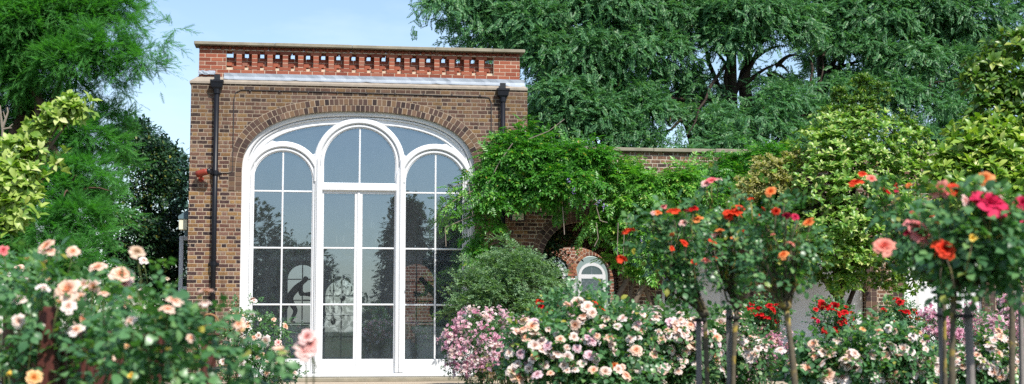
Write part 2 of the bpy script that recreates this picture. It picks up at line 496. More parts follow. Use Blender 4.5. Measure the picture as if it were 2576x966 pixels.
def inst(templates, pos, Rm, sc):
    """copies of small leaf templates -> V, F of one mesh"""
    Vs, Fs, base = [], [], 0
    N = len(pos); pick = rng.integers(0, len(templates), N)
    sc = np.broadcast_to(np.asarray(sc, float).reshape(-1, 1, 1) if np.ndim(sc) == 1 else sc, (N, 1, 1))
    for i, (TV, TF) in enumerate(templates):
        sel = np.where(pick == i)[0]
        if len(sel) == 0: continue
        V = np.einsum('nij,kj->nki', Rm[sel], TV) * sc[sel] + pos[sel][:, None, :]
        F = TF[None] + (np.arange(len(sel)) * len(TV))[:, None, None] + base
        Vs.append(V.reshape(-1, 3)); Fs.append(F.reshape(-1, 3)); base += len(sel) * len(TV)
    return np.concatenate(Vs), np.concatenate(Fs)


def join(*vf):
    Vs, Fs, b = [], [], 0
    for V, F in vf:
        Vs.append(V); Fs.append(F + b); b += len(V)
    return np.concatenate(Vs), np.concatenate(Fs)


def T_rhomb(w=.4, fold=.08, droop=.1):
    V = np.array([(0, 0, 0), (.45, w / 2, fold), (1, 0, -droop), (.45, -w / 2, fold)], float)
    return V, np.array([(0, 2, 1), (0, 3, 2)])


def T_leaf(w=.55, fold=.07, droop=.18, wide=.45):
    V = np.array([(0, 0, 0), (.35, 0, .02), (.72, 0, -.03), (1, 0, -droop),
                  (.28, w * .40, fold), (wide + .22, w * .46, fold - .03), (.28, -w * .40, fold), (wide + .22, -w * .46, fold - .03)], float)
    F = np.array([(0, 1, 4), (1, 5, 4), (1, 2, 5), (2, 3, 5), (0, 6, 1), (1, 6, 7), (1, 7, 2), (2, 7, 3)])
    return V, F


def place(T, pos, d, up, s):
    V, F = T
    Rm = frames(np.asarray(d, float)[None], np.asarray(up, float)[None])[0]
    return V @ Rm.T * s + np.asarray(pos, float), F


def T_pinnate(n, L=1.0, ll=.22, lw=.42, curve=.35, droop=.2, leaf=T_rhomb, start=.2):
    parts = []
    for i in range(n):
        t = start + (1 - start) * i / (n - 1)
        p = (L * t, 0, -curve * t * t)
        for s in (-1, 1):
            parts.append(place(leaf(lw), p, (.45, s * .85, -droop + rng.normal(0, .12)), (0.1, 0, 1), ll * (1 - .35 * abs(t - .5)) * rng.uniform(.85, 1.1)))
    parts.append(place(leaf(lw), (L, 0, -curve), (1, 0, -.5), (0, 0, 1), ll))
    return join(*parts)


def T_rosette(n, w=.42, spread=(.3, 1.1), leaf=T_leaf):
    parts = []
    for i in range(n):
        a = i * 2.399 + rng.uniform(-.3, .3); el = rng.uniform(*spread)
        parts.append(place(leaf(w), (0, 0, -.1 * (i / n)), (math.cos(a) * math.sin(el), math.sin(a) * math.sin(el), math.cos(el)),
                           (-math.cos(a) * .5, -math.sin(a) * .5, 1), rng.uniform(.75, 1.1)))
    return join(*parts)


def T_rose_leaf():
    parts = []
    for x, y, s in ((.35, .08, .5), (.35, -.08, .5), (.68, .09, .58), (.68, -.09, .58), (.98, 0, .68)):
        d = (.35, math.copysign(.8, y) if y else 0, rng.normal(0, .2)) if y else (1, 0, -.1)
        parts.append(place(T_leaf(.72, .06, .15, .38), (x, y * .4, rng.normal(0, .02)), d, (0, 0, 1), s))
    return join(*parts)


def T_needles(n=15, L=1.0, ll=.32, w=.02):
    V, F = [], []
    for i in range(n):
        t = .08 + .92 * i / n
        for s in (-1, 1):
            b = np.array((L * t, 0, -.12 * t * t)); a = rng.uniform(.5, .85)
            d = np.array((math.cos(a), s * math.sin(a), rng.normal(-.12, .2))); d /= np.linalg.norm(d)
            l = ll * (1.05 - .6 * t) * rng.uniform(.8, 1.15); q = len(V)
            V += [b + (-w, 0, 0), b + (w, 0, 0), b + d * l]; F.append((q, q + 1, q + 2))
    q = len(V); V += [np.array((0, -.012, 0)), np.array((0, .012, 0)), np.array((L, 0, -.12))]; F.append((q, q + 1, q + 2))
    return np.array(V), np.array(F)


TP_ROB = [T_pinnate(7, 1, .30, .50, rng.uniform(.25, .6), .30) for _ in range(6)]
TP_WIS = [T_pinnate(5, 1, .44, .44, .35, .30) for _ in range(4)]
TP_JAS = [T_pinnate(4, 1, .36, .5, .2, .1) for _ in range(3)]
TP_ROSE = [T_rose_leaf() for _ in range(5)]
TP_NEED = [T_needles() for _ in range(4)]
TP_ROS = [T_rosette(7, .38, (.2, 1.25)) for _ in range(6)]
TP_ROSP = [T_rosette(7, .44, (.5, 1.35)) for _ in range(6)]
TP_ROSL = [T_rosette(5, .48, (.3, 1.5)) for _ in range(6)]
TP_ROSD = [T_rosette(7, .42, (.3, 1.5)) for _ in range(6)]
TP_LEAF = [T_leaf(.5, .06, d_) for d_ in (.05, .2, .35)]


def blob(ells, per=None):
    """list of (px, py, rx, ry, dist[, depth radius m]) survey ellipses -> centres, radii (right, depth, up) in metres"""
    C, Q = [], []
    for e in ells:
        px, py, rx, ry, d = e[:5]
        C.append(at(px, py, d)); rxm, rym = rx * d / FPX, ry * d / FPX
        Q.append((rxm, e[5] if len(e) > 5 else (rxm + rym) * .5, rym))
    return np.array(C), np.array(Q)


def shell_pts(C, Q, n, rmin=.55, rmax=1.05, front=.35, up=.15):
    """points in a set of ellipsoids, towards the outside; weights by surface"""
    w = Q[:, 0] * Q[:, 2]; k = rng.choice(len(C), n, p=w / w.sum())
    u = unit(rng.normal(size=(n, 3)) + np.array((0, -front, up)))
    r = rng.uniform(rmin ** 2, rmax ** 2, n) ** .5
    loc = u * r[:, None]
    P = C[k] + loc[:, :1] * Q[k][:, :1] * RIGHT + loc[:, 1:2] * Q[k][:, 1:2] * (-TOCAM) + loc[:, 2:] * Q[k][:, 2:] * np.array((0, 0, 1.0))
    D = unit(u[:, :1] * RIGHT + u[:, 1:2] * (-TOCAM) + u[:, 2:] * np.array((0, 0, 1.0)))
    return P, D


def clumped(C, Q, nclump, per, spread, **kw):
    """leaf positions gathered in clumps, with each clump's outward direction"""
    P, D = shell_pts(C, Q, nclump, **kw)
    sz = rng.uniform(.6, 1.3, nclump)
    k = np.repeat(np.arange(nclump), per)
    off = rng.normal(size=(len(k), 3)) * spread * sz[k][:, None] * np.array((1, 1, .7))
    off[:, 2] = np.abs(off[:, 2]) * .7 - .3 * (off[:, 0] ** 2 + off[:, 1] ** 2) / spread      # domed, drooping pads
    return P[k] + off, unit(D[k] + unit(off) * .9), k


def sprays(C, Q, n, L, per, leafdir=(.45, .9, -.25), wild=.45, zk=.55, sag=.42, **kw):
    """twigs leaving the crown outwards, with leaves set alternately on both sides"""
    P, D = shell_pts(C, np.maximum(Q - .55 * L, .3 * Q), n, **kw)
    ax_ = unit(D * np.array((1, 1, zk)) + jit(n, wild) + UP * .10)
    Lh = L * rng.uniform(.6, 1.25, n)
    side = unit(np.cross(ax_, UP)); 
    k = np.repeat(np.arange(n), per); j = np.tile(np.arange(per), n)
    tt = (j + rng.uniform(0, .8, len(j))) / per; sg = np.where(j % 2 == 0, 1.0, -1.0)[:, None]
    pos = P[k] + ax_[k] * (tt * Lh[k])[:, None] - UP * (sag * Lh[k] * tt ** 2)[:, None] + jit(len(k), .012)
    nrm = np.cross(side[k], ax_[k])
    d = ax_[k] * (leafdir[0] + .5 * tt[:, None]) + side[k] * sg * leafdir[1] * (1.1 - .7 * tt[:, None]) + UP * leafdir[2] + nrm * .12
    return pos, unit(d), k


def px_of(P):
    rel = P - CAM
    fw = np.array((math.sin(TH) * math.cos(PITCH), math.cos(TH) * math.cos(PITCH), math.sin(PITCH)))
    up = np.array((-math.sin(TH) * math.sin(PITCH), -math.cos(TH) * math.sin(PITCH), math.cos(PITCH)))
    z = rel @ fw
    return 1288 + FPX * (rel @ RIGHT) / z, 483 - FPX * (rel @ up) / z


def jit(n, s): return rng.normal(size=(n, 3)) * s


UP = np.array((0, 0, 1.0))


def foliage(name, templates, P, D, size, mat, parent, droop=.3, wild=.45, upw=.8, sizevar=.2):
    n = len(P)
    d = unit(D + jit(n, wild) - UP * droop)
    up = unit(UP * upw + D * .4 + jit(n, .35) + SUN * .25)
    V, F = inst(templates, P, frames(d, up), size * rng.uniform(1 - sizevar, 1 + sizevar, n))
    return link(name, npmesh(name, V, F), mat, parent)


def foliage_ros(name, templates, P, D, size, mat, parent, lift=.6):
    """whorls of leaves looking outwards and up"""
    n = len(P)
    z = unit(D + UP * lift + SUN * .4 + jit(n, .3))
    a = unit(np.cross(z, jit(n, 1.0)))
    Rm = np.stack((a, np.cross(z, a), z), axis=2)
    V, F = inst(templates, P, Rm, size * rng.uniform(.75, 1.2, n))
    return link(name, npmesh(name, V, F), mat, parent)


def curve3(a, b, c, n=8):
    t = np.linspace(0, 1, n)[:, None]
    return (1 - t) ** 2 * np.asarray(a) + 2 * t * (1 - t) * np.asarray(b) + t * t * np.asarray(c)


# ------------------------------------------------------------------ the orangery
XC = 3.19            # window axis
A_, B_, Z0_, NN = 2.22, 1.21, 3.9, 2.5


def arch_pts(off=0.0, n=64, a=A_, b=B_, z0=Z0_, e=NN, xc=XC):
    th = np.linspace(math.pi, 0, n)
    # denser near the haunches
    th = math.pi / 2 + (th - math.pi / 2) * (1 - .0)
    c, s = np.cos(th), np.sin(th)
    x = a * np.sign(c) * np.abs(c) ** (2 / e); z = b * np.abs(s) ** (2 / e)
    P = np.stack((xc + x, z0 + z), 1)
    # even spacing by arc length
    L = np.concatenate(([0], np.cumsum(np.linalg.norm(np.diff(P, axis=0), axis=1))))
    q = np.linspace(0, L[-1], n)
    P = np.stack((np.interp(q, L, P[:, 0]), np.interp(q, L, P[:, 1])), 1)
    if off:
        T = np.gradient(P, axis=0); T /= np.linalg.norm(T, axis=1)[:, None]
        P = P + np.stack((-T[:, 1], T[:, 0]), 1) * off
    return P


def opening(off=0.0, zb=.1):
    P = arch_pts(off, 90)
    return [(XC - A_ - off, zb)] + [tuple(p) for p in P] + [(XC + A_ + off, zb)]


def light_poly(x0, x1, z0, zs, n=22):
    """round-headed light"""
    c, r = (x0 + x1) / 2, (x1 - x0) / 2
    return [(x0, z0)] + [(c - r * math.cos(t), zs + r * math.sin(t)) for t in np.linspace(0, math.pi, n)] + [(x1, z0)]


house = empty('orangery', (3.2, 4, 0), 'brown brick orangery with a huge white arched window and red openwork brick parapet', 'building')
W, HW = 6.43, 5.61
op = opening(0, -.02)
outer = [(0, -.3), (XC - A_, -.3)] + op + [(XC + A_, -.3), (W, -.3), (W, HW), (0, HW)]
link('wall', plate_mesh('wall', outer, [], 0.0, .35), M['brick'], house)
sd = MB()
sd.box(0.002, .3, .352, 8.3, -.3, 5.6); sd.box(W - .3, W - .002, .352, 8.3, -.3, 5.6)
sd.obj('side_wall', M['brick'], house)
# stray bright brick
# two rings of header bricks round the arch
def voussoirs(P_in, thick, per_len, y0, y1, gap=.011):
    P = np.asarray(P_in); m = MB()
    T = np.gradient(P, axis=0); T /= np.linalg.norm(T, axis=1)[:, None]
    Nn = np.stack((-T[:, 1], T[:, 0]), 1)
    L = np.concatenate(([0], np.cumsum(np.linalg.norm(np.diff(P, axis=0), axis=1))))
    n = int(L[-1] / per_len); st = L[-1] / n

    def pt(s, o):
        p = np.array((np.interp(s, L, P[:, 0]), np.interp(s, L, P[:, 1])))
        k = np.array((np.interp(s, L, Nn[:, 0]), np.interp(s, L, Nn[:, 1]))); k /= np.linalg.norm(k)
        return p + k * o
    for i in range(n):
        a, b = i * st + gap / 2 + rng.uniform(0, .004), (i + 1) * st - gap / 2 - rng.uniform(0, .004)
        o0, o1 = gap / 2, thick - gap / 2
        yy = y0 + rng.uniform(-.004, .004)
        q = [pt(a, o0), pt(b, o0), pt(b, o1), pt(a, o1)]
        vs = [(p[0], yy, p[1]) for p in q] + [(p[0], y1, p[1]) for p in q]
        m.add(vs, [(0, 1, 2, 3), (0, 4, 5, 1), (1, 5, 6, 2), (2, 6, 7, 3), (3, 7, 4, 0)])
    return m


inn = [(XC - A_, z) for z in np.linspace(3.55, 3.85, 5)] + [tuple(p) for p in arch_pts(0, 80)] + [(XC + A_, z) for z in np.linspace(3.85, 3.55, 5)]
inn = np.array(inn)
Tn = np.gradient(inn, axis=0); Tn /= np.linalg.norm(Tn, axis=1)[:, None]
mid = inn + np.stack((-Tn[:, 1], Tn[:, 0]), 1) * .122
a1 = voussoirs(inn, .118, .088, -.012, .02); a2 = voussoirs(mid, .118, .09, -.012, .02)
a1.add(a2.v, a2.f); a1.obj('arch', M['vouss'], house)
MB().sweep(inn, [(0.0, -.006), (.244, -.006), (.244, .03), (0.0, .03)]).obj('arch_mortar', M['mortar'], house)

# window frame (painted white joinery) --------------------------------------------------
YF = .145
GL = dict(lx0=1.185, lx1=2.295, rx0=4.07, rx1=5.205, cx0=2.50, cx1=3.875)
side_l = light_poly(1.185, 2.295, .385, 3.775); side_r = light_poly(4.075, 5.205, .37, 3.765)
cen = light_poly(2.505, 3.875, 3.737, 4.125)


def spandrel(sgn):
    """glass between the big arch, the side light and the middle light"""
    co = arch_pts(-.235, 120)
    pts_top = [tuple(p) for p in co if 1.50 <= p[0] <= 2.70]
    c1, r1 = (1.74, 3.775), .74
    c2, r2 = (3.19, 4.125), .865
    lo = [(c1[0] + r1 * math.cos(a), c1[1] + r1 * math.sin(a)) for a in np.linspace(R(100), R(37), 16)]
    lo = [p for p in lo if math.hypot(p[0] - c2[0], p[1] - c2[1]) > r2 + .005]
    up = [(c2[0] + r2 * math.cos(a), c2[1] + r2 * math.sin(a)) for a in np.linspace(R(168), R(118), 16)]
    up = [p for p in up if math.hypot(p[0] - c1[0], p[1] - c1[1]) > r1 + .005]

    def under(p):
        z = np.interp(p[0], co[:, 0], co[:, 1]); return p[1] < z - .004
    lo = [p for p in lo if under(p)]; up = [p for p in up if under(p)]
    top = [p for p in pts_top if math.hypot(p[0] - c2[0], p[1] - c2[1]) > r2 + .01 and math.hypot(p[0] - c1[0], p[1] - c1[1]) > r1 + .01]
    poly = lo + up + top[::-1]
    if sgn < 0: poly = [(2 * XC - x, z) for x, z in poly]
    return poly


sp_l, sp_r = spandrel(1), spandrel(-1)
door_open = [(2.44, .12), (2.44, 3.585), (3.94, 3.585), (3.94, .12)]
outer_f = opening(.03, .06)
link('window_frame', plate_mesh('window_frame', outer_f, [side_l, side_r, cen, sp_l, sp_r, door_open], YF, .07, .006), M['white'], house)
wf = house.children[-1] if False else [o for o in COL.objects if o.name.startswith('window_frame')][0]

mo = MB()
c_, r_ = 1.74, .555
def lightpath(x0, x1, z0, zs, off):
    c, r = (x0 + x1) / 2, (x1 - x0) / 2 + off
    return [(c - r, z) for z in np.linspace(z0, zs, 6)[:-1]] + [(c - r * math.cos(t), zs + r * math.sin(t)) for t in np.linspace(0, math.pi, 40)] + [(c + r, z) for z in np.linspace(zs, z0, 6)[1:]]


def band(path, o0, o1, y0, y1, ch=.012):
    """moulded strip, chamfered on its front edges"""
    mo.sweep(path, [(o0, y1), (o0, y0 + ch), (o0 + ch, y0), (o1 - ch, y0), (o1, y0 + ch), (o1, y1)])


for (x0, x1, zb, zs) in ((1.185, 2.295, .13, 3.775), (4.075, 5.205, .13, 3.765)):
    band(lightpath(x0, x1, .13, zs, 0), .075, .19, YF - .055, YF + .001, .02)
    band(lightpath(x0, x1, zb, zs, 0), .012, .062, YF - .022, YF + .001, .010)
band(lightpath(2.505, 3.875, 3.76, 4.125, 0), .075, .185, YF - .058, YF + .001, .02)
band(lightpath(2.505, 3.875, 3.60, 4.125, 0), .012, .06, YF - .024, YF + .001, .010)
bo = [(XC - A_, z) for z in np.linspace(.12, 3.8, 8)] + [tuple(p) for p in arch_pts(0, 90)] + [(XC + A_, z) for z in np.linspace(3.8, .12, 8)]
band(bo, -.085, .02, YF - .075, YF + .001, .02)
band(bo, -.135, -.1, YF - .035, YF + .001, .01)
band(bo, -.235, -.205, YF - .02, YF + .001, .008)
mo.obj('frame_moulding', M['white'], house)
mp = MB()
for x in (2.40, 3.985):                          # mullion posts beside the doors
    mp.box(x - .055, x + .055, YF - .06, YF - .001, .125, 4.02, .018)
    mp.box(x - .022, x + .022, YF - .085, YF - .0605, .125, 4.2, .012)
mp.obj('mullion', M['white'], house)
MB().box(2.46, 3.925, YF - .05, YF + .04, 3.588, 3.735, .015).obj('transom', M['white'], house)
MB().box(XC - A_ + .002, XC + A_ - .002, YF - .09, YF + .05, .045, .118, .015).obj('threshold', M['white'], house)


def bars(name, parent, xs, zs, x0, x1, z0, z1, y=YF + .012, w=.034, mat='white'):
    b = MB()
    for x in xs: b.box(x - w / 2, x + w / 2, y, y + .035, z0, z1, .008)
    for z in zs:
        e = sorted([x0, x1] + list(xs)); segs = list(zip(e[:-1], e[1:]))
        for s0, s1 in segs: b.box(s0 + (w / 2 - .001 if s0 in xs else 0), s1 - (w / 2 - .001 if s1 in xs else 0), y + .003, y + .033, z - w / 2, z + w / 2, .008)
    return b.obj(name, M[mat], parent)


def glassy(name, poly, parent, y=YF + .03, mat='glass'):
    return link(name, plate_mesh(name, poly, [], y, 0.0), M[mat], parent)


for (nm, poly, x0, x1, xm, zt) in (('side_light', side_l, 1.185, 2.295, 1.735, 4.325), ('side_light', side_r, 4.075, 5.205, 4.655, 4.325)):
    g = bars('glazing_bars', house, [xm], [1.412, 2.485, 3.567], x0 - .01, x1 + .01, .37, zt)
    glassy('glass', poly, g)
g = bars('glazing_bars', house, [3.19], [], 2.5, 3.9, 3.73, 4.82); glassy('glass', cen, g)
for p_ in (sp_l, sp_r): glassy('glass', p_, house)
for sgn, (x0, x1, g0, g1) in enumerate(((2.443, 3.179, 2.515, 3.107), (3.181, 3.937, 3.25, 3.868))):
    d_ = link('door', plate_mesh('door', [(x0, .122), (x0, 3.58), (x1, 3.58), (x1, .122)], [[(g0, .378), (g0, 3.54), (g1, 3.54), (g1, .378)]], YF + .004, .05, .006), M['white'], house)
    bars('glazing_bars', d_, [], [1.415, 2.49], g0 - .005, g1 + .005, .38, 3.54)
    glassy('glass', [(g0, .37), (g0, 3.55), (g1, 3.55), (g1, .37)], d_)
MB().box(3.155, 3.205, YF - .012, YF + .003, .125, 3.575, .008).obj('meeting_stile', M['white'], house)
# parapet ---------------------------------------------------------------------------------
lg = MB()
prof = [(-.045, -.02, 5.565), (-.045, -.02, 5.61), (.12, .14, 5.73), (.12, .5, 5.73), (.0, .5, 5.565)]
x0, x1 = -.0, W
vs = [(-.03, -.022, 5.585), (W + .005, -.022, 5.585), (W + .005, -.022, 5.625), (-.03, -.022, 5.625), (.13, .10, 5.745), (W - .13, .10, 5.745), (W - .13, .42, 5.745), (.13, .42, 5.745), (W + .005, .42, 5.585), (-.03, .42, 5.585)]
lg.add(vs, [(0, 1, 2, 3), (3, 2, 5, 4), (4, 5, 6, 7), (2, 1, 8, 6, 5), (3, 4, 7, 9, 0), (0, 9, 8, 1), (7, 6, 8, 9)])
lg.obj('ledge', M['ledge'], house)
bk, mt = MB(), MB()
YP = .085
zc = [5.73 + .075 * i for i in range(9)]


def course(z, segs, y0, y1, start=0.0, ln=.225):
    for s0, s1 in segs:
        x = s0 - start
        while x < s1 - 1e-4:
            a, b = max(x, s0), min(x + ln, s1)
            if b - a > .03: bk.box(a + .005, b - .005, y0 + rng.uniform(-.002, .002), y1, z + .005, z + .07, .003)
            x += ln


X0, X1, O0 = .125, 6.295, .64
per, gapw = .2912, .185
ops = [(O0 + per * i, O0 + per * i + gapw) for i in range(18)]
full = [(X0, X1)]
course(zc[0], full, YP, YP + .1, .0); course(zc[1], full, YP, YP + .1, .11)
pl, pr = (X0, O0 - .002), (ops[-1][1] + .002, X1)
bal = [(ops[i][1], ops[i + 1][0]) for i in range(17)]
wide = [((a + b) / 2 - .105, (a + b) / 2 + .105) for a, b in bal]
for i in range(2, 7):
    st = .11 * (i % 2)
    course(zc[i], [pl, pr], YP, YP + .1, st)
for a, b in wide:
    for zi in (2, 6): bk.box(a, b, YP + rng.uniform(-.002, .002), YP + .1, zc[zi] + .005, zc[zi] + .07, .003)
for a, b in bal:
    for zi in (3, 4, 5): bk.box(a, b, YP + rng.uniform(-.002, .002), YP + .1, zc[zi] + .005, zc[zi] + .07, .003)
    mt.box(a + .004, b - .004, YP + .004, YP + .098, zc[2] - .004, zc[7])
for a, b in ops:                                        # stepped bricks and the lower leaf seen inside each opening
    bk.box(a + .004, a + .105, YP + .045, YP + .1, zc[3] + .003, zc[3] + .068, .003)
    mt.box(a + .003, b - .003, YP + .05, YP + .1, zc[2] - .003, zc[2] + .05)
mt.box(X0 + .004, X1 - .004, YP + .004, YP + .098, zc[0] - .01, zc[2] - .002)
mt.box(pl[0] + .004, pl[1], YP + .004, YP + .098, zc[2] - .001, zc[7]); mt.box(pr[0], pr[1] - .004, YP + .004, YP + .098, zc[2] - .001, zc[7])
# rear leaf of the parapet
for zi in range(0, 5): course(zc[zi] + .036, full, YP + .125, YP + .225, .11 * (zi % 2))
rs = [pl] + [(m_ - .122, m_ + .113) for m_ in [(a + b) / 2 for a, b in bal]] + [pr]
for s_ in rs: course(zc[5] + .036, [s_], YP + .125, YP + .225)
course(zc[6] + .036, full, YP + .125, YP + .225, .05)
mt.box(X0 + .004, X1 - .004, YP + .129, YP + .221, zc[0] - .01, zc[5] + .022)
mt.box(X0 + .003, X1 - .003, YP + .002, YP + .21, zc[7] - .004, zc[7] + .012)
course(zc[7], full, YP + .03, YP + .1, .05); course(zc[7] + .036, full, YP + .125, YP + .225, .09) if False else None
n = 47
for i in range(n):                                      # dog-tooth course
    cx = X0 + .045 + (X1 - X0 - .09) * i / (n - 1)
    h = .052
    vs = [(cx - h, YP + .03, zc[7] + .012), (cx, YP - .05, zc[7] + .006), (cx + h, YP + .03, zc[7] + .012), (cx - h * .5, YP + .03, zc[8] - .006), (cx, YP - .022, zc[8] - .004), (cx + h * .5, YP + .03, zc[8] - .006)]
    bk.add(vs, [(0, 2, 1), (3, 4, 5), (0, 1, 4, 3), (1, 2, 5, 4)])
bk.obj('parapet', M['red'], house); mt.obj('parapet_mortar', M['mortar_pale'], house)
cp = MB()
xs = [.035, 1.55, 3.02, 4.62, 5.75, 6.385]
for a, b in zip(xs[:-1], xs[1:]): cp.box(a + .002, b - .002, -.03, .40, 6.332 + rng.uniform(-.002, .002), 6.397 + rng.uniform(-.003, .003), .008)
cp.obj('coping', M['stone'], house)
ld = MB()
# lead dressed over the ledge: a gently rippled strip
nx = 60; vs, fs = [], []
for i in range(nx + 1):
    x = .60 + (6.385 - .60) * i / nx; w_ = .004 * math.sin(i * 1.9) + rng.normal(0, .002)
    wob = -.025 * max(0, (i - 54) / 6) + (.012 if i % 14 == 0 else 0)
    for (y, z) in ((YP - .012, 5.81), (YP - .016 + w_, 5.742), (.048 + w_, 5.706 + wob * .4), (.018 + w_, 5.672 + wob)): vs.append((x, y, z))
for i in range(nx):
    for k in range(3): fs.append((i * 4 + k, i * 4 + k + 1, (i + 1) * 4 + k + 1, (i + 1) * 4 + k))
ld.add(vs, fs); o = ld.obj('lead_flashing', M['lead'], house)
so = o.modifiers.new('thick', 'SOLIDIFY'); so.thickness = .006; so.offset = 1
l2 = MB(); vs, fs = [], []
for i in range(9):
    x = .12 + .32 * i / 8; w_ = rng.normal(0, .008)
    for (y, z) in ((YP - .01, 5.845 + w_), (YP - .03 + w_, 5.80), (YP - .035, 5.768 + w_)): vs.append((x, y, z))
for i in range(8):
    for k in range(2): fs.append((i * 3 + k, i * 3 + k + 1, (i + 1) * 3 + k + 1, (i + 1) * 3 + k))
l2.add(vs, fs); o = l2.obj('lead_flashing', M['lead'], house); so = o.modifiers.new('thick', 'SOLIDIFY'); so.thickness = .006; so.offset = 1


def downpipe(x, ztop, zbot, collars):
    p = MB().tube([(x, -.075, zbot), (x, -.075, ztop - .10)], .049, 16).obj('downpipe', M['iron'], house, True)
    hp = MB()
    MB().box(x - .055, x + .055, -.075, -.023, ztop + .003, ztop + .115).obj('outlet_shadow', M['black'], p)  # black box standing in for the dark hollow above the hopper
    hp.box(x - .125, x + .125, -.16, -.004, ztop - .045, ztop, .006)
    vs = [(x - .112, -.15, ztop - .046), (x + .112, -.15, ztop - .046), (x + .112, -.006, ztop - .046), (x - .112, -.006, ztop - .046),
          (x - .102, -.14, ztop - .135), (x + .102, -.14, ztop - .135), (x + .102, -.008, ztop - .135), (x - .102, -.008, ztop - .135),
          (x - .05, -.115, ztop - .185), (x + .05, -.115, ztop - .185), (x + .05, -.02, ztop - .185), (x - .05, -.02, ztop - .185)]
    fs = [(3, 2, 1, 0)] + [(i, (i + 1) % 4, 4 + (i + 1) % 4, 4 + i) for i in range(4)] + [(4 + i, 4 + (i + 1) % 4, 8 + (i + 1) % 4, 8 + i) for i in range(4)]
    hp.add(vs, fs); hp.tube([(x, -.075, ztop - .26), (x, -.075, ztop - .17)], .06, 16)
    hp.obj('hopper', M['iron'], p)
    for z in collars:
        c = MB().tube([(x, -.075, z - .05), (x, -.075, z - .03), (x, -.075, z - .028), (x, -.075, z + .036), (x, -.075, z + .03), (x, -.075, z + .05)], [.056, .056, .066, .066, .056, .056], 16)
        c.box(x - .10, x + .10, -.03, -.003, z - .025, z + .025, .005)
        c.obj('collar', M['iron'], p)


downpipe(.484, 5.64, 0, (3.87, 2.16, .6)); downpipe(5.94, 5.60, 0, (3.87, 2.16, .6))
cb = MB()
cz = [(.80, -.012, 3.92), (.80, -.012, 5.30), (.83, -.012, 5.42), (.93, -.012, 5.475), (2.4, -.012, 5.47), (4.0, -.012, 5.46), (5.5, -.012, 5.445), (5.68, -.012, 5.43), (5.72, -.012, 5.33), (5.72, -.012, 4.7)]
cb.tube(cz, .009, 6); cb.tube([(.80, -.012, 3.92), (.76, -.012, 3.885), (.54, -.012, 3.88)], .008, 6)
for x in np.arange(1.1, 5.6, .55): cb.box(x - .012, x + .012, -.026, -.002, 5.45, 5.487)
cb.obj('cable', M['cable'], house)
# room behind the glass
rm = MB()
rm.box(.302, .34, .36, 8.0, .04, 5.3); rm.box(W - .34, W - .302, .36, 8.0, .04, 5.3)
rm.obj('interior_wall', M['room'], house)
fl = MB().box(.34, W - .34, .36, 8.0, -.02, .05).obj('interior_floor', M['roomfloor'], house)
MB().box(.302, W - .302, .36, 8.29, 5.302, 5.4).obj('interior_ceiling', M['ceil'], house)
MB().box(.31, W - .31, .43, 8.4, 5.45, 5.6).obj('roof', M['lead'], house)
ap = lambda px, Y=8.0: float(fp(px, 800, Y)[0])
a_l, a_r, b_l, b_r = ap(722), ap(797), ap(818), ap(899)
holes = [light_poly(a_l, a_r, .55, 2.15), light_poly(b_l, b_r, .25, 1.75), light_poly(4.4, 5.3, .6, 2.1)]
link('rear_wall', plate_mesh('rear_wall', [(.302, .05), (.302, 5.3), (W - .302, 5.3), (W - .302, .05)], holes, 8.0, .28), M['room'], house)
rb = MB()
for a, b, z0, z1 in ((a_l, a_r, .55, 2.15), (b_l, b_r, .25, 1.75), (4.4, 5.3, .6, 2.1)):
    c = (a + b) / 2
    rb.box(c - .014, c + .014, 8.1, 8.13, z0, z1 + (b - a) / 2)
    for k in (.33, .68, 1.0):
        z = z0 + (z1 - z0) * k
        rb.box(a, c - .021, 8.102, 8.128, z - .012, z + .012); rb.box(c + .021, b, 8.102, 8.128, z - .018, z + .018)
rbo = rb.obj('rear_glazing_bars', M['darkwood'], house)
for h_ in holes: glassy('glass', h_, rbo, 8.06, 'glass_dim')
# interior roof trusses / dark pelmet seen through the glass
MB().box(.35, W - .35, 5.0, 5.3, 2.45, 2.6, .02).obj('interior_beam', M['room'], house)

# things fixed to the front -----------------------------------------------------------------
cc = empty('security_camera', (.25, -.1, 3.86), 'rust-red tubular security camera on the left brick pier beside the downpipe', 'security camera')
Mx = Matrix.Translation((.26, -.17, 3.865)) @ Matrix.Rotation(R(-14), 4, 'Y') @ Matrix.Rotation(R(-18), 4, 'Z')
b = MB(); P = [Mx @ Vector((x, 0, 0)) for x in (-.125, -.12, -.06, .06, .10, .105)]
b.tube([tuple(p) for p in P], [.045, .062, .066, .062, .058, .05], 14); b.obj('housing', M['redcam'], cc, True)
P = [Mx @ Vector((x, 0, 0)) for x in (.106, .11, .16, .162)]
MB().tube([tuple(p) for p in P], [.05, .056, .056, .042], 14).obj('lens_hood', M['black'], cc, True)
b = MB().tube([(.22, -.003, 3.76), (.22, -.07, 3.76), (.24, -.14, 3.80)], .022, 8); b.tube([(.22, -.002, 3.76), (.22, -.012, 3.76)], .055, 12)
b.obj('bracket', M['redcam'], cc)

fl_ = empty('floodlight', (6.22, -.05, 3.12), 'small dark framed floodlight with a cream lens on shaded brick by the right downpipe', 'floodlight')
b = MB().box(6.08, 6.37, -.14, -.04, 3.02, 3.225, .012); b.box(6.18, 6.27, -.04, -.003, 3.06, 3.18); b.obj('housing', M['black'], fl_)
MB().box(6.115, 6.335, -.148, -.1405, 3.045, 3.19, .003).obj('lens', M['lens'], fl_)

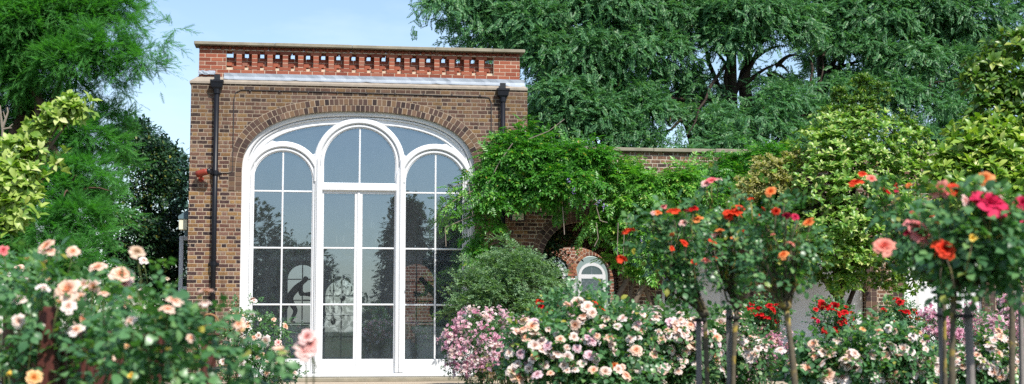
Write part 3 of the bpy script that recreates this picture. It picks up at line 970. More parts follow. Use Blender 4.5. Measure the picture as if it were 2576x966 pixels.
ln_ = empty('wall_lantern', (-.16, .3, 2.9), 'blue-grey sloping-topped wall lantern projecting past the left edge of the brick front', 'lantern')
b = MB(); vs = [(-.21, .25, 3.08), (-.01, .25, 3.22), (-.01, .55, 3.22), (-.21, .55, 3.08), (-.21, .25, 3.03), (-.01, .25, 3.03), (-.01, .55, 3.03), (-.21, .55, 3.03)]
b.add(vs, [(0, 1, 2, 3), (7, 6, 5, 4), (0, 4, 5, 1), (1, 5, 6, 2), (2, 6, 7, 3), (3, 7, 4, 0)]); b.obj('hood', M['lantern'], ln_)
MB().box(-.20, -.04, .27, .53, 2.82, 3.029, .01).obj('lamp_glass', M['lens'], ln_)
b = MB().box(-.10, -.003, .34, .46, 2.72, 2.818); b.obj('bracket', M['lantern'], ln_)

oc_ = empty('open_casement', (-.1, .6, 0), 'pale blue-white casement standing open past the left side of the brick front', 'window')
b = MB(); b.box(-.21, -.13, .58, .64, .1, 2.72, .008); b.box(-.129, -.02, .585, .635, 2.64, 2.72, .006); b.box(-.129, -.02, .587, .633, 1.70, 1.76, .006); b.box(-.129, -.02, .587, .633, .1, .25, .006); b.box(-.05, -.002, .586, .634, .251, 2.639, .006)
b.obj('frame', M['bluewhite'], oc_)
glassy('glass', [(-.13, .25), (-.05, .25), (-.05, 2.64), (-.13, 2.64)], oc_, .61, 'glass_dark')

# step and path
MB().box(XC - A_ - .05, XC + A_ + .05, -.30, .34, -.03, .043, .01).obj('stone_step', M['stone'])
tag(bpy.data.objects['stone_step'], 'long worn stone step below the white glazed doors', 'step')

# ------------------------------------------------------------------ garden arcade wall to the right
gw = empty('garden_wall', (12, .2, 0), 'tall dark brick arcaded garden wall with stone coping, half buried in climbers', 'wall')
arches = [(6.70, 8.30, 2.18, .85), (9.08, 10.71, 2.18, .85), (11.46, 13.25, 2.15, .9), (14.05, 15.75, 2.15, .88), (16.5, 18.1, 2.15, .88)]


def arc(a, b, zs, rise, n=30, off=0.0):
    c, r = (a + b) / 2, (b - a) / 2
    return [(c - (r + off) * math.cos(t), zs + (rise + off) * math.sin(t)) for t in np.linspace(0, math.pi, n)]


outer = [(6.434, -.3)]
for a, b, zs, rs in arches: outer += [(a, -.3)] + arc(a, b, zs, rs) + [(b, -.3)]
outer += [(20, -.3), (20, 4.42), (6.434, 4.42)]
link('wall', plate_mesh('wall', outer, [], .03, .34), M['brick_wall'], gw)
for a, b, zs, rs in arches[:4]:
    va = MB(); ma = MB()
    p1 = np.array([(a, z) for z in np.linspace(1.2, zs - .05, 6)] + arc(a, b, zs, rs, 40) + [(b, z) for z in np.linspace(zs - .05, 1.2, 6)])
    p2 = np.array([(a - .118, z) for z in np.linspace(1.2, zs - .05, 6)] + arc(a, b, zs, rs, 40, .118) + [(b + .118, z) for z in np.linspace(zs - .05, 1.2, 6)])
    for p in (p1, p2):
        v = voussoirs(p, .114, .098, .014, .05); va.add(v.v, v.f)
    ma.sweep(p1, [(0, .022), (.236, .022), (.236, .05), (0, .05)])
    va.obj('arch', M['vouss_dark'], gw); ma.obj('arch_mortar', M['mortar'], gw)
b = MB()
for i in range(11): b.box(6.44 + 1.25 * i, 6.44 + 1.25 * (i + 1) - .006, -.04, .44, 4.425 + rng.uniform(-.003, .003), 4.50 + rng.uniform(-.004, .004), .01)
b.obj('coping', M['stone'], gw)

# rear arches and soffit of the loggia
xc_ = float(fp(1452, 700, 4.3)[0])
outer = [(6.44, -.3)] + [(xc_ - .98, -.3)] + arc(xc_ - .98, xc_ + .90, 2.0, .80) + [(xc_ + .90, -.3), (19, -.3), (19, 3.3), (6.44, 3.3)]
link('rear_wall', plate_mesh('rear_wall', outer, [], 4.3, .3), M['brick_wall'], gw)
MB().box(6.44, 19, .375, 4.6, 3.304, 3.45).obj('soffit', M['darkwood'], gw)

# canvas marquee sides hung behind the arches
def canvas(name, x0, x1, z0, z1, y, label, amp=.035, lam=.23):
    nx, nz = int((x1 - x0) / .03), 24
    V = []
    for j in range(nz + 1):
        for i in range(nx + 1):
            x = x0 + (x1 - x0) * i / nx; z = z0 + (z1 - z0) * j / nz
            f = amp * (1.1 - .7 * j / nz) * (math.sin(x * 6.283 / lam) * .6 + math.sin(x * 6.283 / lam * .37 + 1.3 + z * .4) + .5 * math.sin(z * 2.1 + x))
            V.append((x, y + f, z))
    F = [(j * (nx + 1) + i, j * (nx + 1) + i + 1, (j + 1) * (nx + 1) + i + 1, (j + 1) * (nx + 1) + i) for j in range(nz) for i in range(nx)]
    o = link(name, smooth(npmesh(name, V, F)), M['canvas'])
    s = o.modifiers.new('thick', 'SOLIDIFY'); s.thickness = .004
    return tag(o, label, 'canvas panel')


canvas('canvas_panel', 9.66, 10.69, .35, 2.92, .2, 'pale grey canvas panel hung in the arch just right of the wisteria trunks')
canvas('canvas_panel', 11.47, 13.23, .33, 2.98, .13, 'broad white canvas panel lit by sun patches behind the middle red roses', .022, .5)
canvas('canvas_panel', 14.06, 15.74, .33, 2.2, .15, 'white canvas panel in the rightmost arch, behind the staked standard roses')
tb = MB().box(11.5, 12.7, -.35, .02, .42, .47, .01); tb.box(11.53, 11.6, -.3, -.02, -.02, .419); tb.box(12.6, 12.67, -.3, -.02, -.02, .419)
tag(tb.obj('low_ledge', M['canvas']), 'low white ledge at the foot of the sunlit canvas panel', 'ledge')

# ------------------------------------------------------------------ far red-brick house through the arch
fh = empty('brick_house', (9.8, 13, 0), 'distant red brick house with twin arched white windows seen through the garden arch', 'house')
lights = [(8.67, 9.47), (9.84, 10.64), (11.9, 12.7)]
outer = [(4, -.3), (17, -.3), (17, 5.4), (4, 5.4)]
hs = []
for a, b in lights: hs.append([(a - .11, 1.0), (a - .11, 2.42)] + arc(a - .11, b + .11, 2.43, .60, 24)[1:-1] + [(b + .11, 2.42), (b + .11, 1.0)])
link('wall', plate_mesh('wall', outer, hs, 13.0, .3), M['brick_far'], fh)
MB().box(4, 16, 12.96, 13.3, 3.36, 3.72, .01).obj('stone_band', M['mortar_pale'], fh)
MB().box(4, 16, 13.31, 18, 5.0, 5.2).obj('roof', M['lead'], fh)
for a, b in lights:
    va = MB(); ma = MB()
    p1 = np.array(arc(a - .11, b + .11, 2.43, .60, 30)); p2 = np.array(arc(a - .11, b + .11, 2.43, .60, 30, .11))
    for p in (p1, p2): v = voussoirs(p, .105, .085, 12.975, 13.0, .014); va.add(v.v, v.f)
    ma.sweep(p1, [(0, 12.985), (.218, 12.985), (.218, 13.0), (0, 13.0)])
    va.obj('arch', M['vouss_red'], fh); ma.obj('arch_mortar', M['mortar_pale'], fh)
for a, b in lights:
    c = (a + b) / 2
    out = light_poly(a, b, 1.0, 2.43)
    glassy('side_glass', [(a - .10, 1.0), (a - .10, 2.43)] + arc(a - .10, b + .10, 2.43, .58, 24)[1:-1] + [(b + .10, 2.43), (b + .10, 1.0)], fh, 13.2, 'glass_dark')
    ins = [(a + .09, 1.06), (a + .09, 2.37), (b - .09, 2.37), (b - .09, 1.06)]
    hd = [(a + .09, 2.49)] + [(c - (c - a - .09) * math.cos(t), 2.49 + (c - a - .09) * .8 * math.sin(t)) for t in np.linspace(0, math.pi, 16)][1:-1] + [(b - .09, 2.49)]
    fr = link('window', plate_mesh('window', out, [ins, hd], 13.08, .06), M['white'], fh)
    glassy('glass', out, fr, 13.115, 'glass_dark')
    ld = MB()
    for i in range(4):
        for j in range(6):
            hx, hz = a + .16 + (b - a - .32) * i / 3 + (.0 if j % 2 else .0), 1.16 + .21 * j
            r = .075
            q = [(hx + r * math.cos(t), 13.10, hz + r * math.sin(t)) for t in np.arange(R(22.5), R(400), R(45))]
            ld.tube(q, .006, 4, False); ld.tube([(hx + r, 13.10, hz), (hx + .15, 13.1, hz)], .006, 4, False); ld.tube([(hx, 13.10, hz + r), (hx, 13.1, hz + .14)], .006, 4, False)
    ld.tube([(c, 13.1, 2.42), (c, 13.1, 2.7)], .01, 4, False)
    ld.obj('lead_lattice', M['lead'], fr)
MB().lathe((9.655, 12.88, 1.0), [(.10, 0), (.085, .05), (.078, .1), (.07, 1.1), (.075, 1.12), (.085, 1.14), (.08, 1.17), (.12, 1.30), (.13, 1.31), (.13, 1.36)], 18).obj('column', M['white'], fh, True)

# white glazed door seen past the second pier
wd = empty('glazed_door', (9.4, .2, 0), 'narrow white glazed door set in the arch just right of the wisteria trunks', 'door')
xa, xb = float(fp(1666, 740, .2)[0]), float(fp(1716, 740, .2)[0])
za, zb_ = float(fp(1690, 700, .2)[2]), float(fp(1690, 780, .2)[2])
link('frame', plate_mesh('frame', [(xa, .2), (xa, 2.5), (xb, 2.5), (xb, .2)], [[(xa + .05, zb_ + .12), (xa + .05, 2.42), (xb - .16, 2.42), (xb - .16, zb_ + .12)], [(xb - .11, zb_ + .12), (xb - .11, 2.42), (xb - .05, 2.42), (xb - .05, zb_ + .12)]], .2, .05), M['white'], wd)
glassy('glass', [(xa + .03, zb_), (xa + .03, 2.45), (xb - .03, 2.45), (xb - .03, zb_)], wd, .23, 'glass_dark')

# ------------------------------------------------------------------ things standing in the room
def chandelier(x, y, z, s, label, mat):
    t = empty('chandelier', (x, y, z), label, 'chandelier', 'brass chandeliers hanging in the room')
    MB().lathe((x, y, z - .32 * s), [(.01, 0), (.05 * s, .02 * s), (.11 * s, .10 * s), (.12 * s, .16 * s), (.09 * s, .24 * s), (.03 * s, .28 * s), (.035 * s, .36 * s), (.02 * s, .42 * s), (.045 * s, .55 * s), (.02 * s, .66 * s), (.012, .9 * s)], 12).tube([(x, y, z + .5 * s), (x, y, 5.29)], .008, 5).obj('stem', mat, t, True)
    for tier, (n, r, dz) in enumerate(((8, .50, 0.0), (6, .32, .32))):
        for k in range(n):
            a = 6.283 * (k + .3 * tier) / n; c, q = math.cos(a), math.sin(a)
            tt = np.linspace(0, 1, 10)
            rr = (.05 + (r - .05) * tt) * s; zz = dz * s - .15 * s * np.sin(tt * 3.3) + .06 * s * tt
            P = [(x + c * u, y + q * u, z + w) for u, w in zip(rr, zz)]
            m = MB().tube(P, .011 * s, 5); e = P[-1]
            m.lathe(e, [(.015 * s, 0), (.045 * s, .02 * s), (.02 * s, .03 * s), (.02 * s, .06 * s)], 8)
            ar = m.obj('arm', mat, t)
            MB().lathe((e[0], e[1], e[2] + .06 * s), [(.014 * s, 0), (.014 * s, .13 * s), (.004 * s, .15 * s)], 6).obj('candle', M['candle'], ar)


p = fp(905, 628, 2.4); chandelier(p[0], 2.4, p[2], .95, 'largest chandelier with tall ivory candles, behind the central doors', M['brass'])
p = fp(862, 738, 4.4); chandelier(p[0], 4.4, p[2], .55, 'dark chandelier silhouetted behind the left door, below the largest one', M['bronze'])
p = fp(838, 800, 6.4); chandelier(p[0], 6.4, p[2], .5, 'lowest chandelier, seen against the bright rear arch through the left door', M['bronze'])


def skin_mesh(name, pts, edges, rad, lv=2):
    me = bpy.data.meshes.new(name); me.from_pydata([tuple(p) for p in pts], edges, []); me.update()
    o = bpy.data.objects.new(name + '_tmp', me); COL.objects.link(o)
    sk = o.modifiers.new('skin', 'SKIN')
    for v, r in zip(me.skin_vertices[0].data, rad): v.radius = (r, r) if np.isscalar(r) else r
    me.skin_vertices[0].data[0].use_root = True
    sb = o.modifiers.new('sub', 'SUBSURF'); sb.levels = lv; sb.render_levels = lv
    dg = bpy.context.evaluated_depsgraph_get()
    out = bpy.data.meshes.new_from_object(o.evaluated_get(dg)); bpy.data.objects.remove(o)
    return smooth(out)


def statue(x, y, zt, flip, label):
    """a bronze of a lean figure bending forward in a running start, on a panelled pedestal"""
    w = .36
    pd = empty('pedestal', (x, y, 0), 'pale grey panelled pedestal under the %s bronze figure' % ('left' if flip > 0 else 'right'), 'pedestal')
    b = MB().box(x - w, x + w, y - .3, y + .3, .05, zt - .14, .008); b.box(x - w - .03, x + w + .03, y - .33, y + .33, .05, .17, .01)
    b.obj('shaft', M['pedestal'], pd)
    b = MB().box(x - w - .05, x + w + .05, y - .35, y + .35, zt - .139, zt - .09, .01); b.box(x - w - .08, x + w + .08, y - .38, y + .38, zt - .089, zt - .003, .012)
    b.obj('cornice', M['pedestal'], pd)
    st = empty('statue', (x, y, zt), label, 'statue')
    MB().box(x - .33, x + .33, y - .2, y + .2, zt, zt + .03, .008).obj('plinth', M['bronze'], st)
    f = flip
    P = [(-.08, 0, .52), (-.02, 0, .64), (.08, 0, .76), (.16, 0, .84), (.21, 0, .88), (.26, 0, .93), (.29, 0, 1.0),
         (.14, -.11, .80), (.20, -.15, .64), (.38, -.14, .60), (.45, -.13, .615),
         (.14, .11, .80), (.16, .15, .62), (.36, .14, .66), (.43, .13, .69),
         (-.07, -.07, .50), (.08, -.08, .30), (-.02, -.08, .07), (.07, -.08, .045),
         (-.09, .07, .50), (-.18, .08, .28), (-.36, .08, .11), (-.33, .08, .05)]
    E = [(0, 1), (1, 2), (2, 3), (3, 4), (4, 5), (5, 6), (3, 7), (7, 8), (8, 9), (9, 10), (3, 11), (11, 12), (12, 13), (13, 14), (0, 15), (15, 16), (16, 17), (17, 18), (0, 19), (19, 20), (20, 21), (21, 22)]
    Rr = [.075, .07, .08, .075, .04, .06, .055, .045, .035, .028, .022, .045, .035, .028, .022, .07, .05, .03, .022, .07, .05, .03, .022]
    me = skin_mesh('body', [(x + f * a * .95, y + b_, zt + .03 + c * .95) for a, b_, c in P], E, Rr)
    link('body', me, M['bronze'], st)


xl = float(fp(735, 800, 1.1)[0]); xr = float(fp(1092, 800, 1.1)[0])
statue(xl - .0, 1.1, 1.0, 1, 'dark bronze figure leaning right with an arm out, behind the left window light')
statue(xr, 1.1, 1.0, -1, 'dark bronze figure leaning left with an arm out, behind the right window light')

x_, z_ = float(fp(935, 860, 1.6)[0]), float(fp(935, 862, 1.6)[2])
vs_ = empty('flower_arrangement', (x_, 1.6, .05), 'dark flower arrangement with cream blooms in a round vase behind the right door', 'flowers')
MB().lathe((x_, 1.6, .05), [(.14, 0), (.16, .02), (.10, .06), (.05, .14), (.06, .2), (.15, .32), (.17, .42), (.13, .47)], 18).obj('vase', M['pedestal'], vs_, True)
u = unit(rng.normal(size=(420, 3))); P = np.array((x_, 1.6, .78)) + u * rng.uniform(.12, .36, (420, 1))
foliage('foliage', TP_LEAF, P, u, .10, M['lf_laurel'], vs_)
P = np.array((x_, 1.6, .78)) + unit(rng.normal(size=(26, 3)) + np.array((0, -1, .3))) * .36
b = MB()
for q in P: b.lathe(q - np.array((0, 0, .03)), [(.008, 0), (.03, .015), (.038, .04), (.02, .055)], 7)
b.obj('blooms', M['cloth'], vs_)
x_ = float(fp(1000, 870, 1.3)[0])
tb_ = empty('side_table', (x_ + .1, 1.3, .05), 'small table draped in white cloth between the vase and the right pedestal', 'table')
b = MB().box(x_ - .12, x_ + .25, 1.0, 1.5, .72, .745, .008); b.obj('table_top', M['cloth'], tb_)
canv = MB(); n = 40
vs = []
for k in range(n):
    a = 6.283 * k / n; c, s = math.cos(a), math.sin(a); sx = .185 / max(abs(c), abs(s)); sy = .25 / max(abs(c), abs(s))
    for z, g in ((.719, 1.0), (.4, 1.03 + .03 * math.sin(k * 2.2)), (.06, 1.06 + .06 * math.sin(k * 2.2))): vs.append((x_ + .065 + c * sx * g, 1.25 + s * sy * g, z))
fs = [(3 * k + j, 3 * ((k + 1) % n) + j, 3 * ((k + 1) % n) + j + 1, 3 * k + j + 1) for k in range(n) for j in range(2)]
canv.add(vs, fs).obj('table_cloth', M['cloth'], tb_, True)
x_ = float(fp(655, 800, .9)[0])
ch = empty('ladder_chair', (x_, .9, .05), 'dark ladder-back chair behind the left window light, left of the statue', 'chair')
for sx in (-.17, .17):
    MB().tube([(x_ + sx, 1.05, .05), (x_ + sx, 1.06, .5), (x_ + sx * .9, 1.14, 1.32)], .017, 6).obj('back_leg', M['darkwood'], ch)
    MB().tube([(x_ + sx, .7, .05), (x_ + sx, .7, .48)], .017, 6).obj('leg', M['darkwood'], ch)
MB().box(x_ - .2, x_ + .2, .68, 1.07, .48, .515, .01).obj('seat', M['darkwood'], ch)
b = MB()
for z in (.75, .95, 1.15): b.box(x_ - .16, x_ + .16, 1.075 + (z - .75) * .08, 1.10 + (z - .75) * .08, z, z + .07)
b.obj('backrest', M['darkwood'], ch)


# ------------------------------------------------------------------ trees and climbers
def limbs(root, base, top, targets, mat, r0=.2, name='trunk', n_side=9):
    """trunk from base to top with a limb to each target"""
    m = MB()
    base, top = np.asarray(base, float), np.asarray(top, float)
    k = 9; t = np.linspace(0, 1, k)
    wob = np.cumsum(jit(k, .03), axis=0) * (t[:, None] * (1 - t[:, None]) * 4)
    T = base + (top - base) * t[:, None] + wob
    m.tube(T, r0 * (1 - .62 * t), n_side)
    for q in targets:
        q = np.asarray(q, float)
        i = int(np.clip(k * rng.uniform(.3, .95), 1, k - 1))
        dd = np.linalg.norm(q - T[i]); rr = r0 * (1 - .62 * t[i]) * .55
        c = T[i] * .5 + q * .5 + np.array((0, 0, .10 * dd)) + jit(1, .04 * min(dd, 3))[0]
        P = curve3(T[i], c, q, 9) + jit(9, .02 * min(dd, 3)) * (np.linspace(0, 1, 9) * (1 - np.linspace(0, 1, 9)) * 4)[:, None]
        m.tube(P, np.linspace(rr, max(.008, rr * .16), 9), 6)
        for _ in range(3):
            j = rng.integers(4, 8); e = P[j] + jit(1, .10 * min(dd, 2.5))[0] + np.array((0, 0, -.03 * dd))
            m.tube(curve3(P[j], (P[j] + e) / 2 + np.array((0, 0, .04 * dd)), e, 5), np.linspace(rr * .35, .006, 5), 4)
    return m.obj(name, mat, root, True)


GAPS = [(1945, 152, 50, 26), (1800, 185, 20, 40), (1862, 215, 14, 50), (1985, 168, 30, 18), (1706, 335, 32, 34), (1560, 215, 16, 8), (2140, 152, 34, 20), (1690, 215, 16, 14),
        (2072, 175, 14, 46), (1775, 270, 15, 9), (1940, 345, 22, 14), (1760, 130, 16, 10), (2250, 95, 24, 10), (1500, 345, 28, 10), (1845, 200, 12, 46), (1895, 260, 10, 40), (2010, 110, 22, 9), (1640, 300, 14, 12)]


def gapmask(P, gaps, p_keep=.08):
    x, y = px_of(P); k = np.ones(len(P), bool)
    for gx, gy, rx, ry in gaps:
        inside = ((x - gx) / (rx * 1.3)) ** 2 + ((y - gy) / (ry * 1.3)) ** 2 < rng.uniform(.7, 1.3, len(P))
        k &= ~(inside & (rng.random(len(P)) > p_keep))
    return k


def robinia(label, base_px, top_px, d, ells, ncl, per=46, r0=.2):
    b0 = at(*base_px, d); b0[2] = 0
    t = empty('robinia_tree', b0, label, 'tree', 'robinia trees behind the wall')
    C, Q = blob(ells)
    P, D, k = sprays(C, Q * 1.12, int(ncl * .8), .46, 11, (.5, .85, -.16), .8, .8, .28, rmin=.35, front=.5, up=.3)
    P2, D2, k = clumped(C, Q * .95, int(ncl * .66), 54, .22, rmin=.5, front=.7, up=.3)
    P = np.concatenate((P, P2)); D = np.concatenate((D, unit(D2 - UP * .1)))
    m = gapmask(P, GAPS); P, D = P[m], D[m]
    foliage('crown', TP_ROB, P, D, .205, M['lf_rob'], t, droop=.25, wild=.7, upw=.8)
    # low, shaded inner leaves and hanging pods
    tg = C + jit(len(C), .25)
    limbs(t, b0, at(*top_px, d), tg, M['bark_dark'], r0)
    w = rng.choice(len(P), 60)
    foliage('pods', [T_rhomb(.22, .02, .2)], P[w] - np.array((0, 0, .1)), D[w] * .1 - UP, .13, M['pods'], t, droop=1.5, wild=.2)
    return t


robinia('leafy robinia rising right behind the openwork parapet, its drooping sprays overlapping the sky', (1625, 700), (1560, 60), 33,
        [(1130, 20, 60, 40, 32.5), (1200, 70, 75, 50, 33), (1190, -30, 110, 60, 33), (1330, 60, 110, 70, 32.5), (1300, -60, 130, 60, 33.5), (1400, 150, 90, 60, 32), (1420, 30, 110, 80, 33), (1350, 105, 50, 40, 32), (1270, 100, 60, 22, 32.8),
         (1480, 130, 90, 70, 32), (1400, 230, 80, 45, 31.5), (1460, 200, 90, 55, 32.5), (1420, 310, 75, 45, 31.5), (1500, 290, 80, 55, 31.5), (1530, 20, 100, 90, 32.5), (1560, 120, 80, 60, 32), (1500, 350, 90, 30, 31), (1590, 250, 75, 60, 32), (1580, 340, 70, 35, 31.3), (1375, 270, 40, 40, 32.5), (1480, 240, 120, 90, 34.5), (1370, 330, 40, 25, 32.5)], 600)
robinia('twin-trunked robinia behind the wall, dark stems showing through a bright gap in its crown', (1855, 700), (1840, 40), 33.5,
        [(1650, 30, 110, 90, 33), (1660, 140, 80, 60, 32.5), (1640, 300, 60, 55, 31.5), (1660, 370, 60, 25, 31), (1760, 60, 100, 70, 33), (1730, -40, 150, 70, 33.5), (1870, 40, 110, 65, 32.5), (1850, 100, 90, 40, 32.5), (1900, -40, 130, 60, 33.5), (1760, 215, 60, 40, 33), (1830, 250, 60, 50, 34.6), (1950, 200, 70, 60, 35), (1990, 300, 70, 50, 33), (1700, 240, 60, 50, 34), (1560, 290, 60, 50, 34), (1760, 330, 80, 40, 31.5),
         (1790, 290, 60, 35, 32), (1870, 300, 90, 45, 31.5), (1850, 365, 95, 25, 31), (1950, 265, 80, 40, 32), (1930, 330, 70, 35, 32), (1720, 395, 45, 22, 30.5), (1960, 205, 55, 25, 32.5), (1990, 60, 80, 60, 33)], 560, r0=.26)
_t2 = [o for o in COL.objects if o.name == 'robinia_tree.001'][0]
b2 = at(1905, 700, 33.6); b2[2] = 0
m_ = MB(); m_.tube(np.array([b2, at(1895, 420, 33.6), at(1882, 300, 33.6), at(1872, 200, 33.6), at(1890, 90, 33.7), at(1930, 10, 33.8)]), np.array((.24, .2, .17, .15, .10, .05)), 9)
for a_, b_ in (((1880, 280), (1985, 225)), ((1874, 215), (1960, 160)), ((1842, 250), (1790, 215)), ((1885, 300), (1990, 290)), ((1876, 170), (1905, 120)), ((1838, 190), (1800, 130)), ((1960, 160), (2010, 140)), ((1895, 150), (1975, 115)), ((1930, 190), (1975, 200)), ((1842, 120), (1880, 60)), ((1838, 290), (1765, 250)), ((1950, 165), (1985, 185))):
    e, f_ = at(*a_, 33.5), at(*b_, 33.4); m_.tube(curve3(e, (e + f_) / 2 + np.array((0, 0, .18)), f_, 8), np.linspace(.06, .012, 8), 6)
m_.obj('second_trunk', M['bark_dark'], _t2, True)
robinia('tallest robinia at the back right, a forked dark limb inside its crown', (2075, 700), (2065, -60), 35,
        [(2080, 30, 90, 60, 35), (2200, 40, 120, 80, 34.5), (2330, 30, 120, 90, 35), (2440, 50, 90, 80, 35), (2480, 130, 60, 60, 35), (2120, -40, 200, 60, 35.5), (2350, -50, 220, 60, 35.5), (2180, 130, 90, 45, 34), (2280, 160, 110, 60, 34), (2400, 180, 90, 70, 34.5), (2110, 110, 60, 40, 34),
         (2050, 230, 70, 45, 33), (2040, 300, 70, 40, 32.5), (2230, 240, 90, 50, 33.5), (2330, 270, 90, 60, 33.5), (2430, 270, 70, 60, 34), (2150, 220, 60, 40, 34), (2000, 360, 60, 30, 31.5), (2290, 350, 110, 40, 33), (2390, 350, 80, 50, 33), (2120, 320, 80, 60, 34), (2560, 60, 30, 50, 36), (2565, -30, 60, 50, 36), (2120, 160, 120, 80, 36.5), (2300, 100, 150, 90, 36.5)], 680, r0=.24)
_t3 = [o for o in COL.objects if o.name == 'robinia_tree.002'][0]
m_ = MB()
for a_, b_, r_ in (((2072, 190), (2180, 150), .07), ((2085, 185), (2125, 110), .09), ((2072, 260), (2200, 215), .05), ((2068, 120), (2030, 40), .07), ((2180, 150), (2240, 165), .04), ((2090, 175), (2160, 165), .05)):
    e, f_ = at(*a_, 34.8), at(*b_, 34.6); m_.tube(curve3(e, (e + f_) / 2 + np.array((0, 0, .1)), f_, 8), np.linspace(r_, .02, 8), 6)
m_.obj('limb', M['bark_dark'], _t3, True)

# feathery conifer on the left
b0 = at(60, 800, 22.5); b0[2] = 0
t = empty('swamp_cypress', b0, 'huge feathery bright green conifer filling the upper left corner', 'tree')
CYP = [(300, 310, 45, 50, 22.4), (300, 420, 40, 60, 22.4), (20, 290, 60, 70, 22.6), (285, 520, 40, 50, 21.6), (110, 340, 80, 60, 23), (330, 250, 30, 30, 22), (60, 60, 130, 100, 22), (180, 40, 110, 80, 22), (300, 20, 70, 45, 22), (290, -30, 110, 40, 22.5), (330, 70, 50, 40, 21.6), (250, 120, 90, 60, 21.5), (400, 100, 48, 26, 21.6), (440, 75, 14, 22, 21.6), (350, 150, 70, 35, 21.4), (395, 170, 30, 18, 21.4), (290, 190, 60, 40, 21.5), (170, 150, 90, 60, 21.5), (60, 190, 80, 60, 22),
       (230, 230, 50, 35, 21.8), (120, 260, 70, 50, 22.5), (260, 290, 50, 40, 22), (320, 300, 40, 20, 22), (200, 340, 80, 60, 21.5), (275, 360, 45, 40, 21.6), (215, 430, 75, 60, 21.2), (150, 480, 90, 60, 21), (265, 450, 40, 40, 21), (200, 540, 80, 55, 20.6), (130, 580, 90, 50, 20.6), (245, 590, 50, 40, 20.4), (200, 640, 80, 40, 20.2), (40, 400, 60, 80, 22.5), (-40, 100, 80, 150, 22.5), (100, 690, 120, 50, 20.2), (-30, 560, 80, 120, 21), (200, 700, 70, 40, 20.2)]
C, Q = blob(CYP)
P, D, k = sprays(C, Q * 1.05, 4600, .34, 14, (.7, .6, -.12), .55, .7, .4, rmin=.4, front=.5, up=.2)
m = gapmask(P, [(272, 78, 16, 26), (400, 225, 60, 30), (345, 262, 30, 18), (225, 95, 14, 12)], .1); P, D = P[m], D[m]
foliage('crown', TP_NEED, P, D, .18, M['lf_cyp'], t, droop=.12, wild=.3)
limbs(t, b0, at(60, -150, 22.5), C[px_of(C)[0] < 250][::2], M['bark_cyp'], .3)

# dark evergreen shrubs between conifer and building
def evergreen(label, ells, mat, ncl, per, size, base_px, name='evergreen_shrub', tp=None, spread=.12, cat='shrub', r0=.07, group=None, front=.3):
    C, Q = blob(ells)
    b0 = at(base_px[0], base_px[1], ells[0][4]); b0[2] = 0
    t = empty(name, b0, label, cat, group)
    P, D, k = clumped(C, Q, ncl, per, spread, rmin=.55, front=front, up=.25)
    foliage('crown', tp or TP_LEAF, P, D, size, M[mat], t, droop=.15, wild=.55)
    limbs(t, b0, C[0], C[1:] if len(C) > 1 else C, M['bark_dark'], r0)
    return t


evergreen('glossy dark green holly-like shrub nearest the left corner of the building', [(430, 740, 50, 60, 30.6), (430, 600, 40, 80, 30.8), (400, 660, 80, 100, 30.9), (370, 440, 65, 100, 30), (350, 350, 45, 45, 30), (395, 520, 60, 90, 30), (410, 420, 40, 60, 30.4), (370, 640, 90, 110, 30), (420, 700, 60, 130, 30.3)], 'lf_laurel', 520, 26, .10, (380, 800))
evergreen('low dark glossy bush spilling out under the feathery conifer', [(320, 590, 75, 55, 28.5), (280, 520, 60, 60, 28.8), (390, 610, 45, 40, 28.6), (300, 690, 110, 70, 28.4), (180, 720, 120, 60, 28.4)], 'lf_laurel', 330, 24, .10, (320, 800))
evergreen('blue-green tree top showing behind the dark shrub left of the building', [(345, 360, 45, 55, 44), (410, 390, 30, 40, 44), (430, 440, 35, 55, 44), (330, 330, 30, 30, 44), (455, 480, 30, 70, 44)], 'lf_blue', 240, 26, .16, (390, 800), 'background_tree', spread=.22, cat='tree')

# broad-leaved tree, left
b0 = at(-60, 800, 14); b0[2] = 0
t = empty('magnolia', b0, 'yellow-green large-leaved tree with a raised branch in front of the feathery conifer', 'tree')
ML = [(195, 268, 36, 26, 14), (165, 285, 40, 30, 14), (130, 305, 36, 30, 14), (92, 330, 34, 28, 14), (70, 375, 36, 30, 14), (100, 385, 26, 24, 13.9), (35, 400, 44, 46, 13.9), (60, 455, 52, 44, 13.8), (15, 480, 50, 60, 13.8), (50, 525, 50, 40, 13.7), (10, 560, 40, 34, 13.7), (-40, 450, 50, 110, 14), (150, 405, 18, 26, 14)]
C, Q = blob(ML)
P, D = shell_pts(C, Q, 330, .45, 1.15, .3, .3)
foliage_ros('crown', TP_ROSL, P, D, .12, M['lf_mag_l'], t, lift=.7)
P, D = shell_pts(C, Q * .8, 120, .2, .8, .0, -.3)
foliage_ros('inner_leaves', TP_ROSL, P, D, .11, M['lf_mag_d'], t, lift=.2)  # dark leaf colour paints in the shaded gaps between the whorls
m_ = MB(); e = at(-40, 560, 14)
for q in C: m_.tube(curve3(e, (e + q) / 2 + np.array((.05, 0, -.08)), q, 7), np.linspace(.03, .008, 7), 6)
m_.tube([b0, (b0 + e) / 2 + np.array((.05, 0, 0)), e], [.09, .06, .04], 8); m_.obj('trunk', M['bark_wist'], t, True)
b0 = at(8, 420, 14.3)
bt = empty('bare_twig', b0, 'bare pale forked twig at the left edge against the dark conifer', 'twig')
m_ = MB(); tw = lambda *q: m_.tube(np.array([at(x, y, 14.3) for x, y in q[:-1]]), np.linspace(q[-1], q[-1] * .5, len(q) - 1), 6)
tw((6, 470), (8, 420), (7, 345), (6, 320), .022); tw((6, 322), (2, 290), (0, 265), .014); tw((6, 322), (14, 300), (20, 282), (18, 270), .014); tw((14, 300), (8, 280), .008); tw((7, 325), (22, 322), (32, 312), .011); tw((22, 322), (30, 322), .007); tw((10, 400), (28, 385), (36, 366), (32, 352), .012)
m_.obj('stems', M['twig'], bt)

